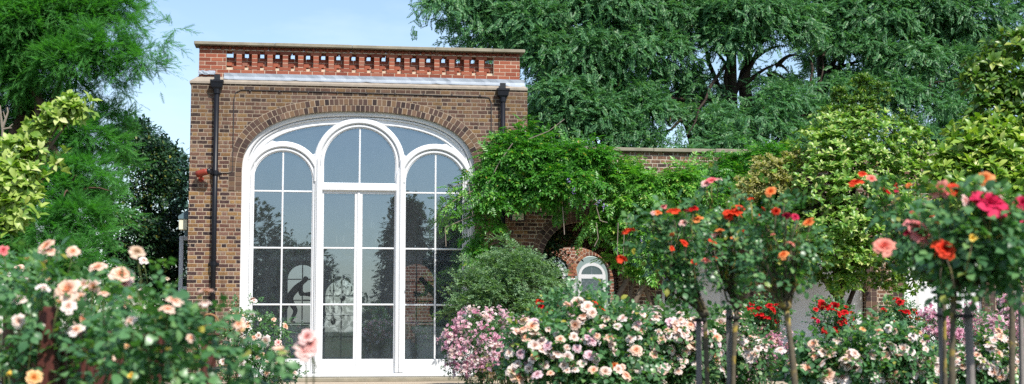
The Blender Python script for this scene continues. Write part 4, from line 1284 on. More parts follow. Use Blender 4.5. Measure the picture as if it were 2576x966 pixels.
# wisteria over the arcade
b0 = at(1590, 900, 26.6); b0[2] = 0
t = empty('wisteria', b0, 'big bright green wisteria hanging over the wall and right window edge, pale twisted trunks', 'climber')
WI = [(1205, 470, 30, 40, 26.4, .15), (1225, 560, 24, 50, 26.7, .12), (1218, 640, 20, 50, 26.8, .1), (1232, 700, 16, 30, 26.8, .08), (1350, 500, 34, 22, 26.5, .2), (1255, 505, 30, 26, 26.5, .2), (1425, 490, 40, 24, 26.6, .25), (1300, 325, 34, 20, 26.8, .15), (1480, 370, 60, 22, 26.9, .2), (1320, 390, 110, 50, 26.65, .45), (1330, 355, 80, 28, 26.85, .3), (1430, 395, 90, 45, 26.65, .4), (1255, 440, 60, 45, 26.55, .35), (1245, 400, 45, 40, 26.75, .3), (1390, 450, 100, 36, 26.45, .4), (1470, 450, 55, 40, 26.45, .35), (1500, 395, 50, 34, 26.85, .35), (1300, 470, 70, 26, 26.65, .3),
      (1220, 520, 24, 50, 26.75, .1), (1212, 590, 16, 40, 26.8, .1), (1225, 650, 14, 40, 26.8, .08), (1280, 352, 36, 26, 26.7, .25)]
C, Q = blob(WI); Q = Q * .86
P, D, k = sprays(C, Q, 430, .34, 8, wild=.7, rmin=.55, front=.7, up=.3)
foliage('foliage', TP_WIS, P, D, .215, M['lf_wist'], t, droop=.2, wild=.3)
WI2 = [(1530, 555, 44, 34, 27.0, .25), (1585, 600, 50, 40, 27.0, .3), (1565, 660, 50, 24, 27.0, .25), (1480, 545, 20, 22, 26.9, .12), (1630, 600, 50, 40, 27, .3), (1560, 450, 80, 50, 26.95, .4), (1640, 470, 100, 55, 26.85, .5), (1565, 505, 60, 38, 26.75, .4), (1600, 580, 70, 40, 26.85, .4), (1500, 530, 28, 24, 26.85, .2), (1720, 455, 70, 50, 26.85, .4), (1600, 640, 45, 34, 26.95, .35), (1620, 665, 60, 28, 27.05, .3), (1475, 560, 14, 18, 26.95, .1), (1700, 540, 60, 50, 26.95, .4), (1690, 620, 50, 60, 27.15, .3), (1780, 500, 60, 40, 27.05, .3), (1580, 415, 60, 22, 27.25, .25), (1660, 560, 50, 40, 26.95, .3)]
C2, Q2 = blob(WI2); Q2 = Q2 * .84
P2, D2, k = sprays(C2, Q2, 440, .34, 8, wild=.7, rmin=.55, front=.7, up=.3)
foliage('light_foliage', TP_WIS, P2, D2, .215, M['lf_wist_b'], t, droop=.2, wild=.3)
m_ = MB()
def vine(pts, r, d=26.55): m_.tube(np.array([at(x, y, d) for x, y in pts]), np.linspace(r, r * .7, len(pts)), 8)
vine([(1528, 830), (1540, 780), (1560, 735), (1580, 700), (1600, 640), (1590, 560)], .06, 27.0)
vine([(1580, 830), (1582, 780), (1588, 730), (1600, 690), (1620, 640)], .05, 27.1)
vine([(1560, 830), (1590, 775), (1610, 735), (1632, 700), (1660, 640)], .058, 26.9)
vine([(1660, 830), (1638, 770), (1622, 720), (1618, 680), (1600, 620)], .042, 27.15)
vine([(1628, 700), (1660, 690), (1700, 640), (1720, 560)], .04, 27.1); vine([(1600, 640), (1590, 540), (1500, 470), (1400, 440), (1300, 420), (1260, 410)], .04, 26.9)
m_.obj('trunk', M['bark_wist'], t, True)
m_ = MB()
for pts in ([(1370, 420), (1350, 470), (1340, 500)], [(1415, 520), (1418, 560), (1420, 590)], [(1500, 520), (1510, 555), (1528, 560)], [(1580, 545), (1570, 590), (1568, 640), (1572, 665)], [(1555, 560), (1553, 620), (1555, 660)], [(1720, 560), (1705, 600), (1690, 640), (1670, 660)], [(1180, 470), (1185, 510), (1190, 545)], [(1290, 360), (1255, 410), (1225, 470), (1200, 510)], [(1190, 480), (1150, 500), (1118, 520)], [(1195, 540), (1160, 555), (1120, 572)], [(1195, 465), (1160, 462), (1140, 470)], [(1120, 575), (1122, 620)], [(1420, 300), (1380, 330), (1330, 350)], [(1500, 560), (1505, 600), (1495, 620)]):
    MB().tube(np.array([at(x, y, 26.2) for x, y in pts]), .008, 5).obj('tendril', M['twig'], t)
TEN = [(1165, 470, 30, 16, 26.3, .1), (1135, 475, 14, 12, 26.3, .1), (1160, 515, 30, 16, 26.3, .1), (1125, 520, 20, 14, 26.3, .08), (1150, 560, 34, 14, 26.3, .1), (1118, 545, 12, 24, 26.3, .08), (1130, 500, 20, 10, 26.3, .08)]
C3, Q3 = blob(TEN); P3, D3 = shell_pts(C3, Q3, 70, .2, 1.1)
foliage('spray_foliage', TP_WIS, P3, D3, .15, M['lf_wist_b'], t, droop=.6, wild=.5)
FL = [at(x, y, 25.75) + jit(1, .02)[0] - np.array((0, 0, j * .022)) for x, y in ((1430, 450), (1443, 472), (1505, 503), (1520, 512), (1612, 598)) for j in range(5) for _ in range(2)]
FL = np.array(FL); foliage('blossom', [T_rhomb(.8, .05, .1)], FL, unit(rng.normal(size=FL.shape)), .035, M['wist_fl'], t)

# darker climber along the top of the wall
b0 = at(1880, 800, 26.7); b0[2] = 0
t = empty('dark_climber', b0, 'deep green climber on the wall top between the wisteria and the pale green tree', 'climber')
C, Q = blob([(1790, 430, 60, 45, 27.50, .3), (1850, 460, 70, 50, 27.30, .35), (1910, 410, 70, 50, 27.50, .35), (1960, 385, 60, 35, 27.70, .3), (1830, 540, 60, 60, 27.50, .3), (1740, 520, 40, 30, 27.50, .2), (1930, 480, 60, 60, 27.30, .3)])
P, D, k = sprays(C, Q, 520, .34, 9, rmin=.55, front=.7, up=.3)
foliage('foliage', TP_WIS, P, D, .17, M['lf_wist'], t, droop=.2, wild=.3)
m_ = MB(); e = at(1880, 520, 26.9)
m_.tube([b0, e], [.05, .035], 7)
for q in C: m_.tube(curve3(e, (e + q) / 2, q, 6), np.linspace(.025, .008, 6), 5)
m_.obj('stems', M['bark_wist'], t)

# pale green tree on the right
b0 = at(2110, 900, 26.8); b0[2] = 0
t = empty('pale_leaved_tree', b0, 'mounded pale yellow-green tree on the wall between the standard roses', 'tree')
PT = [(2110, 330, 90, 45, 26.90), (2180, 350, 100, 60, 26.60), (2080, 390, 100, 60, 26.50), (2190, 420, 110, 60, 26.30), (2280, 370, 60, 45, 26.60), (2250, 440, 80, 55, 26.40), (2060, 450, 90, 55, 26.30), (2150, 500, 110, 55, 26.00), (2240, 520, 80, 50, 26.10), (2120, 570, 100, 50, 25.80), (2200, 590, 80, 45, 25.90), (2080, 630, 80, 40, 25.80), (2140, 650, 90, 30, 25.90), (2000, 620, 60, 60, 26.20), (1990, 700, 50, 25, 26.10), (2130, 715, 45, 28, 26.00)]
C, Q = blob(PT)
P, D = shell_pts(C, Q, 1500, .55, 1.12, .5, .3); Pe, De = shell_pts(C, Q, 170, 1.12, 1.45, .6, .5); P = np.concatenate((P, Pe)); D = np.concatenate((D, De))
foliage_ros('crown', TP_ROSP, P, D, .135, M['lf_pale'], t, lift=1.1)
C2, Q2 = blob([(2170, 270, 40, 40, 27.20), (2130, 300, 50, 30, 27.10), (2220, 235, 26, 24, 27.30), (2110, 240, 26, 20, 27.20), (2165, 215, 30, 24, 27.30), (2270, 310, 34, 22, 26.90), (2305, 340, 24, 20, 26.90), (2090, 290, 30, 22, 27.10), (2320, 400, 30, 40, 26.80)])
P, D = shell_pts(C2, Q2, 520, .3, 1.1, .3, .4)
foliage_ros('top_shoots', TP_ROS, P, D, .11, M['lf_mag_d'], t, lift=1.0)
C4, Q4 = blob([(2090, 640, 110, 60, 26.90), (2200, 660, 110, 60, 26.70), (2290, 640, 80, 60, 26.90), (2300, 560, 60, 60, 26.90), (2120, 690, 80, 40, 26.30), (2290, 700, 80, 40, 26.70), (2010, 660, 70, 50, 26.90), (2200, 560, 120, 70, 27.30), (1980, 560, 70, 60, 27.30), (2220, 715, 60, 24, 26.60), (2080, 560, 120, 80, 27.30)])
P, D = shell_pts(C4, Q4, 1500, .3, 1.05, .3, .1)
foliage_ros('lower_boughs', TP_ROS, P, D, .125, M['lf_mag_d'], t, lift=.5)  # darker leaf colour stands in for the shadow under the crown
C3, Q3 = blob([(1940, 430, 60, 36, 26.60, .3), (1890, 470, 45, 30, 26.50, .3), (2010, 410, 50, 34, 26.60, .3), (1870, 500, 30, 24, 26.50, .2), (1960, 480, 50, 40, 26.40, .3)])
P, D = shell_pts(C3, Q3, 400, .5, 1.1, .5, .3)
foliage_ros('golden_foliage', TP_ROS, P, D, .115, M['lf_gold'], t, lift=.8)
limbs(t, b0, at(2120, 460, 26.9), np.concatenate((C, C2, C3)), M['bark_dark'], .11)

# magnolia, right edge
b0 = at(2530, 900, 19.5); b0[2] = 0
t = empty('magnolia', b0, 'big glossy magnolia with yellow-green whorled leaves at the right edge', 'tree')
MR = [(2480, 350, 90, 45, 19.3), (2440, 400, 80, 55, 19.1), (2530, 400, 90, 60, 19), (2400, 450, 70, 50, 19), (2490, 460, 90, 55, 18.8), (2380, 500, 60, 50, 19), (2450, 530, 80, 50, 18.8), (2560, 500, 70, 80, 18.7), (2620, 400, 80, 120, 19.2), (2400, 420, 40, 40, 19.2), (2580, 330, 70, 40, 19.4)]
C, Q = blob(MR); P, D = shell_pts(C, Q, 900, .55, 1.22, .5, .3)
foliage_ros('crown', TP_ROSD, P, D, .18, M['lf_mag_r'], t, lift=.8)
C2, Q2 = blob([(2540, 120, 70, 34, 19.8), (2500, 170, 70, 34, 19.7), (2480, 220, 60, 40, 19.6), (2550, 220, 70, 50, 19.6), (2500, 290, 70, 36, 19.5), (2600, 160, 60, 90, 20), (2570, 290, 60, 40, 19.5), (2450, 200, 28, 18, 19.7),
                (2540, 620, 70, 60, 19.2), (2450, 620, 80, 50, 19.3), (2570, 700, 60, 50, 19.2), (2370, 590, 60, 50, 19.4), (2640, 600, 70, 150, 19.3), (2300, 620, 60, 40, 19.6), (2345, 680, 70, 34, 22), (2440, 690, 70, 30, 22), (2320, 650, 60, 40, 23)])
P, D = shell_pts(C2, Q2, 1050, .5, 1.08, .4, .3)
foliage_ros('shaded_crown', TP_ROSD, P, D, .155, M['lf_mag_d'], t, lift=.7)  # shade put into a darker leaf colour
limbs(t, b0, at(2530, 330, 19.6), np.concatenate((C, C2))[::2], M['bark_dark'], .13)

# grey-green arching shrub left of the arch
b0 = at(1290, 900, 24.3); b0[2] = 0
t = empty('jasmine_shrub', b0, 'grey-green fine-leaved arching shrub in front of the brick arch', 'shrub')
JA = [(1300, 690, 90, 60, 24.2), (1310, 645, 26, 36, 24.4), (1380, 730, 70, 36, 24.1), (1230, 720, 70, 50, 24.1), (1410, 755, 40, 26, 24), (1260, 760, 90, 40, 24), (1345, 775, 90, 34, 24), (1180, 740, 40, 25, 24), (1175, 780, 50, 30, 24), (1300, 620, 18, 24, 24.4), (1270, 660, 40, 30, 24.3), (1150, 770, 26, 14, 24), (1170, 710, 26, 14, 24), (1300, 830, 150, 50, 24.3)]
C, Q = blob(JA); P, D, k = sprays(C, Q, 470, .30, 13, (.5, .8, .05), rmin=.5, front=.5, up=.6)
foliage('foliage', TP_JAS, P, D, .125, M['lf_jas'], t, droop=-.05, wild=.45)
P, D, k = sprays(C, Q * 1.25, 90, .75, 22, (.5, .8, .05), rmin=.8, front=.4, up=.9, wild=.5)
foliage('wand_foliage', TP_JAS, P, D, .12, M['lf_jas'], t, droop=-.05, wild=.45)
m_ = MB()
for q in np.concatenate((C, C + jit(len(C), .2))): m_.tube(curve3(b0 + jit(1, .08)[0] * np.array((1, 1, 0)), (b0 + q) / 2 + np.array((0, 0, .35)), q, 7), np.linspace(.014, .005, 7), 5)
m_.obj('stems', M['cane'], t)
evergreen('dark leafy shrub standing just inside the garden arch', [(1380, 630, 16, 34, 27.9, .15), (1405, 600, 24, 14, 28, .15), (1385, 700, 24, 50, 28, .2)], 'lf_laurel', 80, 16, .09, (1390, 900), r0=.03)


# trees across the garden, behind the photographer: the window panes mirror them
def far_tree(x, y, h, w, label, mat='lf_back', n=520, name='broadleaf_tree', cone=False):
    t = empty(name, (x, y, 0), label, 'tree')
    u = unit(rng.normal(size=(n, 3))); z = rng.uniform(.12, 1, n) if cone else None
    if cone:
        a = rng.uniform(0, 6.283, n); rr = w * (1 - z) ** .8 * rng.uniform(.6, 1.05, n) + .15
        P = np.stack((x + rr * np.cos(a), y + rr * np.sin(a), h * z), 1); D = unit(np.stack((np.cos(a), np.sin(a), .2 + 0 * a), 1))
    else:
        lob = unit(rng.normal(size=(14, 3))) * .62; k = rng.integers(0, 14, n)
        q = lob[k] + u * .45
        P = np.array((x, y, h * .58)) + q * np.array((w, w, h * .42)); D = unit(q)
    k = np.repeat(np.arange(n), 12); PP = P[k] + jit(len(k), .38)
    foliage('crown', TP_LEAF, PP, D[k], .42, M[mat], t)
    MB().tube([(x, y, 0), (x + .1, y, h * .4), (x, y, h * .85)], [.3, .2, .05], 8).obj('trunk', M['bark_dark'], t)


far_tree(-3.5, -72, 9.2, 4.2, 'broad dark tree across the garden, mirrored in the left window light')
far_tree(.6, -78, 7.0, 2.6, 'smaller round tree across the garden, mirrored beside the left statue')
far_tree(8.4, -70, 9.4, 2.0, 'tall narrow conifer across the garden, mirrored in the right window light', cone=True, n=600, name='conifer_tree')
far_tree(11.6, -72, 8.6, 1.5, 'slender conifer across the garden, mirrored at the right window edge', cone=True, n=460, name='conifer_tree')
far_tree(13.5, -74, 6.4, 3.2, 'bushy tree across the garden, mirrored behind the right statue')
h_ = np.linspace(-45, 45, 700); nn_ = 9000
P = np.stack((rng.uniform(-45, 45, nn_), rng.uniform(-80, -75, nn_), rng.uniform(0, 1, nn_)), 1); P[:, 2] *= 3.6 + .8 * np.sin(P[:, 0] * .55) + .5 * np.sin(P[:, 0] * 1.7)
hd_ = foliage('distant_hedge', TP_LEAF, P, unit(rng.normal(size=P.shape)), .6, M['lf_back'], None)
tag(hd_, 'far tall hedge across the garden, mirrored low in the panes', 'hedge', kind='stuff')

# ------------------------------------------------------------------ roses
def rose_geo(seed, n=24, op=1.0):
    g = np.random.default_rng(seed); V, F = [], []
    for i in range(n):
        f = (i + .5) / n
        a = i * 2.39996 + g.uniform(-.2, .2)
        r0 = .03 + .10 * f; lean = (.08 + 1.12 * f ** 1.5) * op          # from upright heart to open skirt
        L = .26 + .26 * f + g.uniform(-.03, .03); W = .16 + .30 * f
        b = len(V); nu, nv = 4, 5
        for u in range(nu):
            tu = u / (nu - 1)
            th = lean * (.35 + .75 * tu) + (.5 * f * max(0, tu - .72) * 3 if f > .3 else -.3 * (1 - f) * tu)
            for v in range(nv):
                s = (v / (nv - 1) - .5) * 2
                wid = W * (.35 + .9 * tu - .30 * tu ** 3)
                rad = r0 + L * tu * math.sin(th); hz = L * tu * math.cos(th)
                cup = (.10 + .10 * (1 - f)) * s * s
                x = rad - cup * math.cos(th) * .9; y = s * wid * .5 * 1.15; z = hz + cup * math.sin(th) * .6 + g.uniform(-.012, .012) * tu - .03 * abs(s) * tu
                V.append((x * math.cos(a) - y * math.sin(a), x * math.sin(a) + y * math.cos(a), z - .16))
        for u in range(nu - 1):
            for v in range(nv - 1): F.append((b + u * nv + v, b + u * nv + v + 1, b + (u + 1) * nv + v + 1, b + (u + 1) * nv + v))
    return np.array(V), np.array(F)


def cluster_geo(seed, n=13):
    """a truss of small rambler florets"""
    g = np.random.default_rng(seed); V, F = [], []
    for i in range(n):
        c = g.normal(size=3) * np.array((.30, .30, .20)); d = unit(c * .7 + np.array((0, 0, .35)) + g.normal(size=3) * .3)
        e = unit(np.cross(d, g.normal(size=3))); e2 = np.cross(d, e); s = g.uniform(.11, .19)
        b = len(V); V += [np.array((0, 0, -.25)), c + e * .02, c - e * .02, c - d * .03]; F.append((b, b + 1, b + 3, b + 2))
        for ring, (nn, sp, ll) in enumerate(((5, .95, 1.0), (5, .5, .75))):
            for k in range(nn):
                a = 6.283 * (k + .5 * ring) / nn; o = math.cos(a) * e + math.sin(a) * e2; q = np.cross(d, o)
                b = len(V); tip = o * sp + d * (1 - sp) * .9
                V += [c + d * -.02, c + (tip * .55 + q * .42) * s * ll, c + (tip * 1.05 + d * .12) * s * ll, c + (tip * .55 - q * .42) * s * ll]
                F.append((b, b + 1, b + 2, b + 3))
    return np.array(V), np.array(F)


_geo = [rose_geo(3, 24, .86), rose_geo(4, 28, 1.0), rose_geo(5, 20, .68), rose_geo(6, 26, .8), rose_geo(8, 12, .35)]
_clg = [cluster_geo(s) for s in (1, 2, 3)]
_bm = {}


def bloom_mesh(col, kind):
    k = (col, kind)
    if k not in _bm:
        V, F = _clg[kind - 10] if kind >= 10 else _geo[kind]
        me = smooth(npmesh('bloom_' + col, V, F)); me.materials.append(M['p_' + col]); _bm[k] = me
    return _bm[k]


def bloom(parent, pos, diam, col, face=None, kind=None):
    if kind is None: kind = int(rng.integers(0, 4))
    nm = 'bloom_truss' if kind >= 10 else ('rosebud' if kind == 4 else 'bloom')
    o = bpy.data.objects.new(nm, bloom_mesh(col, kind)); COL.objects.link(o); o.parent = parent
    o.location = tuple(np.asarray(pos, float) - np.array(parent.location))
    f = unit(np.asarray(face, float)) if face is not None else unit(TOCAM * rng.uniform(.2, .9) + UP * rng.uniform(.4, 1) + jit(1, .35)[0] + SUN * .2)
    q = Vector(f).to_track_quat('Z', 'Y'); q = q @ Matrix.Rotation(rng.uniform(0, 6.28), 3, 'Z').to_quaternion()
    o.rotation_mode = 'QUATERNION'; o.rotation_quaternion = q
    s = diam * (1.02 if kind < 4 else 1.0); o.scale = (s, s, s * rng.uniform(.85, 1.05))
    return o


def rose(label, d, ells, base, nleaf, leaf, cols, nbloom, bd, hand=(), mat='lf_rose', name='rose_bush', ncane=22, group=None, truss=False, trunk=None, stake=None, front=.35, bstart=None, cat='rose bush', droop=.25, graft=None, tmat='bark_rose', bw=None):
    """canes from a base (or from the graft of a standard) to leafy ends, blooms on top"""
    ells = [(e[0], e[1], e[2], e[3], d + (e[4] if len(e) > 4 else 0)) + tuple(e[5:]) for e in ells]
    C, Q = blob(ells)
    b0 = at(base[0], base[1], d); b0[2] = 0
    t = empty(name, b0, label, cat, group)
    start = b0
    if graft is not None:
        g = at(graft[0], graft[1], d); mid = (b0 + g) / 2 + jit(1, .03)[0]
        m = MB(); P = curve3(b0, mid, g, 9)
        m.tube(P, np.linspace(trunk * 1.1, trunk * .85, 9) * (1 + .16 * np.sin(np.arange(9) * 2.1 + rng.uniform(0, 6))), 9)
        m.lathe(g - np.array((0, 0, trunk * 1.4)), [(trunk * .8, 0), (trunk * 1.7, trunk * .8), (trunk * 2.0, trunk * 1.6), (trunk * 1.5, trunk * 2.6), (trunk * .7, trunk * 3.2)], 10)
        m.obj('trunk', M[tmat], t, True); start = g
        if stake is not None:
            a, b = at(stake[0], stake[1], d + .05), None
            b = a.copy(); b[2] = 0; b[:2] += jit(1, .01)[0][:2]
            w = stake[2]
            MB().box(-w, w, -w, w, 0, a[2], .004, Matrix.Translation((b[0], b[1], 0)) @ Matrix.Rotation(R(rng.normal(0, 1.0)), 4, 'Y') @ Matrix.Rotation(rng.uniform(0, 1), 4, 'Z')).obj('stake', M['woodgrey'], t)
            tz = stake[3] if len(stake) > 3 else None
            if tz:
                e = at(stake[0], tz, d); gx = b0 + (g - b0) * (e[2] / g[2])
                m = MB(); m.box(min(e[0], gx[0]) - w * .6, max(e[0], gx[0]) + w * .6, min(e[1], gx[1]) - w - .01, max(e[1], gx[1]) + w + .012, e[2] - .007, e[2] + .007, .003)
                m.obj('tie', M['strap'], t)
    # canes
    E, D = shell_pts(C, Q, ncane, .35, .9, .2, .35)
    m = MB(); ca = []
    for e in E:
        c = start * .45 + e * .55 + np.array((0, 0, .16 * np.linalg.norm(e - start)))
        if graft is not None: c = start * .55 + e * .45 + np.array((0, 0, -.02)) + (e - start) * np.array((.25, .25, 0))
        P = curve3(start + (jit(1, .05)[0] * np.array((1, 1, 0)) if graft is None else 0), c, e, 8) + jit(8, .008)
        m.tube(P, np.linspace(max(leaf * .09, .0045) * (1.6 if graft is not None else 1), max(leaf * .035, .002), 8), 5); ca.append(P)
    stems = m
    # leaves: partly along the canes, partly on the outside
    n1 = int(nleaf * .3); ca = np.array(ca)
    P1 = ca[rng.integers(0, len(ca), n1), rng.integers(3, 8, n1)] + jit(n1, leaf * 1.0); D1 = unit(jit(n1, 1) + UP * .3)
    P2, D2 = shell_pts(C, Q, nleaf - n1, .5, 1.06, front, .25)
    P2 += jit(len(P2), leaf * .6)
    foliage('foliage', TP_ROSE, np.concatenate((P1, P2)), np.concatenate((D1, D2)), leaf * 1.45, M[mat], t, droop=droop, wild=.6, upw=.7, sizevar=.3)
    # blooms: surveyed ones, then the rest
    for h in hand:
        x, y, px, col = h[:4]
        rho = [math.hypot((x - e[0]) / e[2], (y - e[1]) / e[3]) for e in ells]; j_ = int(np.argmin(rho)); rh = min(rho)
        dd = ells[j_][4] - (Q[j_][1] * math.sqrt(max(0, 1 - rh * rh)) * .95 + .04 if rh < 1 else 0) + (h[4] if len(h) > 4 else 0)
        p = at(x, y, dd); dm = .93 * px * dd / FPX
        kind = h[5] if len(h) > 5 else (10 + int(rng.integers(0, 3)) if truss else None)
        bloom(t, p, dm, col, kind=kind, face=(TOCAM * rng.uniform(.45, 1) + UP * .65 + RIGHT * rng.normal(0, .4)) if px > 40 else None)
        q = p - UP * dm * .3; e = q - UP * leaf * 2.5 + jit(1, leaf * .5)[0]; stems.tube([e, (e + q) / 2 + jit(1, .004)[0], q], max(.0022, leaf * .04), 5)
    if nbloom:
        Pb, Db = shell_pts(C, Q, nbloom, .96, 1.12, 2.0, .7)
        for p, dv in zip(Pb, Db):
            col = cols[int(rng.choice(len(cols), p=bw))] if bw else cols[int(rng.integers(0, len(cols)))]
            k = 10 + int(rng.integers(0, 3)) if truss else (4 if rng.random() < .14 else None)
            dm = bd * rng.uniform(.72, 1.2) * (.6 if k == 4 else 1)
            bloom(t, p + dv * dm * .2, dm, col, face=dv * .8 + TOCAM * .35 + UP * .55 + jit(1, .25)[0], kind=k)
            if not truss: stems.tube([p - UP * leaf * 2, p], max(.002, leaf * .035), 4)
    stems.obj('stems', M['cane' if graft is None else tmat], t, True)
    return t


G1 = 'peach shrub roses in the border'
# near left: blurred peach roses round the bench
rose('near peach rose bush at the far left, big out-of-focus blooms above the bench post', 5.3,
     [(70, 780, 120, 130), (180, 800, 120, 110), (60, 900, 160, 120), (240, 900, 140, 110), (110, 690, 60, 45, .3), (30, 670, 50, 50, .2), (290, 790, 70, 60, .1), (200, 740, 50, 40, .2)], (150, 960), 360, .044, ('peach', 'pale', 'blush'), 9, .05,
     [(116, 620, 44, 'peach'), (128, 632, 34, 'peach'), (183, 632, 30, 'peach'), (245, 672, 40, 'peach'), (305, 690, 54, 'peach'), (312, 712, 38, 'salmon'), (170, 728, 62, 'peach'), (196, 748, 46, 'peach'), (210, 715, 34, 'pale'), (235, 720, 30, 'peach'), (262, 738, 26, 'peach'), (113, 666, 26, 'apricot'), (172, 770, 40, 'pale'), (345, 633, 40, 'faded'), (85, 950, 40, 'apricot'), (330, 748, 28, 'peach'), (128, 700, 26, 'peach'), (8, 630, 30, 'pink'), (70, 652, 22, 'apricot', 0, 4), (22, 940, 18, 'yellow', 0, 4), (275, 902, 26, 'peach', .1), (148, 760, 22, 'apricot', 0, 4), (320, 872, 20, 'apricot', 0, 4)], group=G1, ncane=26)
rose('near peach rose bush by the brick pier, one long cane reaching over the window', 4.7,
     [(400, 850, 110, 100), (330, 920, 130, 90), (500, 900, 110, 90), (600, 930, 90, 60), (370, 740, 46, 60, .2), (460, 800, 50, 40, .1), (540, 850, 50, 50), (680, 915, 70, 28), (640, 880, 40, 24)], (420, 990), 300, .046, ('peach', 'pale'), 4, .05,
     [(520, 733, 38, 'peach'), (516, 764, 32, 'pale'), (772, 848, 44, 'salmon'), (768, 880, 52, 'salmon'), (782, 866, 40, 'salmon'), (601, 815, 30, 'peach'), (590, 798, 26, 'pale'), (606, 826, 22, 'apricot'), (480, 850, 22, 'peach'), (330, 945, 20, 'yellow', 0, 4), (420, 880, 18, 'yellow', 0, 4)], group=G1, ncane=24)
rose('smaller peach rose bush in the gap between the dark bushes and the bench', 9.5,
     [(250, 760, 90, 60), (330, 790, 80, 70), (60, 730, 80, 80), (140, 720, 60, 60), (410, 860, 90, 60)], (260, 990), 420, .045, ('blush', 'peach', 'pale'), 12, .055,
     [(362, 655, 22, 'blush'), (60, 700, 22, 'blush'), (20, 690, 20, 'blush'), (420, 700, 14, 'faded')], group=G1, mat='lf_rose_far')
rose('peach rose bush in sharp focus close to the left window light', 20,
     [(640, 850, 55, 60), (690, 840, 36, 46), (600, 840, 44, 50), (650, 920, 80, 50), (700, 930, 50, 40), (575, 790, 24, 40), (640, 770, 12, 24), (560, 900, 60, 60), (740, 945, 22, 14)], (640, 990), 1250, .045, ('pale', 'peach', 'blush'), 46, .075,
     [(634, 752, 16, 'peach'), (582, 780, 15, 'pale'), (668, 858, 26, 'pale'), (622, 850, 17, 'peach'), (603, 835, 18, 'peach'), (655, 868, 22, 'blush'), (700, 862, 20, 'salmon')], group=G1, mat='lf_rose_far', ncane=30)

# middle: rambler and peach border
G2 = 'pink rambler roses'
rose('weeping pink rambler rose against the foot of the right window light', 15,
     [(1170, 865, 56, 55), (1220, 830, 80, 50), (1250, 900, 80, 50), (1142, 880, 34, 40), (1150, 915, 40, 36), (1300, 830, 70, 40, .2), (1200, 930, 50, 26), (1370, 820, 70, 30, .5), (1450, 850, 60, 30, .6)], (1225, 990), 2600, .02, ('lilac', 'lilacpale', 'blush', 'lilacpale'), 98, .145, [], group=G2, truss=True, mat='lf_rose_far', ncane=26, name='rambler_rose')
rose('lilac-pink rambler rose mass behind the staked standards at lower right', 13.5,
     [(2400, 850, 80, 50), (2340, 830, 50, 50), (2360, 920, 70, 50), (2440, 930, 50, 40), (2420, 800, 50, 30)], (2390, 990), 1900, .022, ('lilac', 'lilacpale', 'lilac', 'lilacpale'), 98, .125, [], group=G2, truss=True, mat='lf_rose_far', name='rambler_rose')
rose('lilac-pink rambler rose at the right edge, thinner with dark gaps', 12.5,
     [(2510, 830, 60, 40), (2560, 860, 50, 60), (2500, 900, 50, 50), (2550, 780, 50, 40)], (2530, 990), 1500, .023, ('lilac', 'lilacpale', 'lilacpale'), 70, .12, [], group=G2, truss=True, mat='lf_jas', name='rambler_rose')
rose('small pink rambler rose between the two left standard trunks and the white canvas', 15,
     [(1900, 870, 50, 50), (1950, 860, 40, 40), (1880, 930, 60, 40), (1980, 900, 30, 40)], (1910, 990), 900, .022, ('lilacpale', 'lilac', 'salmon'), 56, .12, [], group=G2, truss=True, mat='lf_rose_far', name='rambler_rose')
rose('large peach border rose in front of the arch, a crowded pale cluster at its top', 9,
     [(1450, 870, 120, 80), (1380, 900, 100, 70), (1540, 880, 110, 80), (1340, 840, 60, 50), (1500, 800, 60, 50), (1580, 830, 60, 50), (1500, 745, 14, 34), (1470, 940, 180, 50), (1310, 920, 40, 50)], (1460, 1000), 1500, .042, ('peach', 'pale', 'pale', 'blush', 'blush', 'lilacpale'), 84, .052,
     [(1428, 768, 34, 'peach'), (1452, 762, 36, 'pale'), (1478, 772, 34, 'pale'), (1440, 790, 30, 'blush'), (1468, 796, 30, 'peach'), (1490, 788, 26, 'pale'), (1447, 818, 30, 'peach'), (1465, 808, 24, 'blush'),
      (1318, 828, 36, 'peach'), (1338, 820, 34, 'peach'), (1300, 836, 32, 'pale'), (1345, 840, 30, 'pale'), (1325, 850, 30, 'peach'), (1285, 868, 26, 'peach'), (1290, 935, 30, 'pale'), (1345, 870, 34, 'blush'), (1364, 880, 32, 'pale'), (1400, 890, 30, 'blush'), (1420, 905, 26, 'pale'), (1535, 850, 28, 'peach'), (1562, 928, 26, 'peach'), (1305, 950, 36, 'peach'), (1345, 895, 20, 'apricot'), (1545, 920, 20, 'orange'), (1600, 880, 30, 'peach'), (1575, 945, 30, 'peach')], group=G1, ncane=34)
rose('dense creamy peach border rose left of the first staked trunk', 10,
     [(1660, 850, 90, 60), (1720, 850, 80, 60), (1620, 900, 80, 60), (1700, 930, 110, 40), (1770, 870, 50, 60), (1640, 800, 50, 30)], (1680, 1000), 1200, .042, ('pale', 'blush', 'blush', 'peach', 'pale', 'lilacpale'), 98, .058,
     [(1650, 798, 34, 'pale'), (1700, 812, 30, 'blush'), (1630, 812, 24, 'peach'), (1720, 840, 32, 'pale'), (1745, 870, 32, 'peach'), (1690, 880, 26, 'pale'), (1720, 905, 28, 'blush'), (1660, 925, 26, 'pale'), (1612, 830, 26, 'peach')], group=G1, ncane=30, mat='lf_rose_far')
rose('creamy border rose showing between the staked trunks under the standard roses', 10.5,
     [(1820, 850, 60, 60), (1870, 890, 60, 60), (1800, 920, 60, 40), (1850, 820, 40, 30)], (1830, 1000), 760, .042, ('pale', 'blush', 'blush', 'peach'), 96, .057,
     [(1812, 812, 34, 'pale'), (1860, 850, 30, 'blush'), (1830, 830, 28, 'peach'), (1790, 880, 30, 'pale')], group=G1, mat='lf_rose_far')
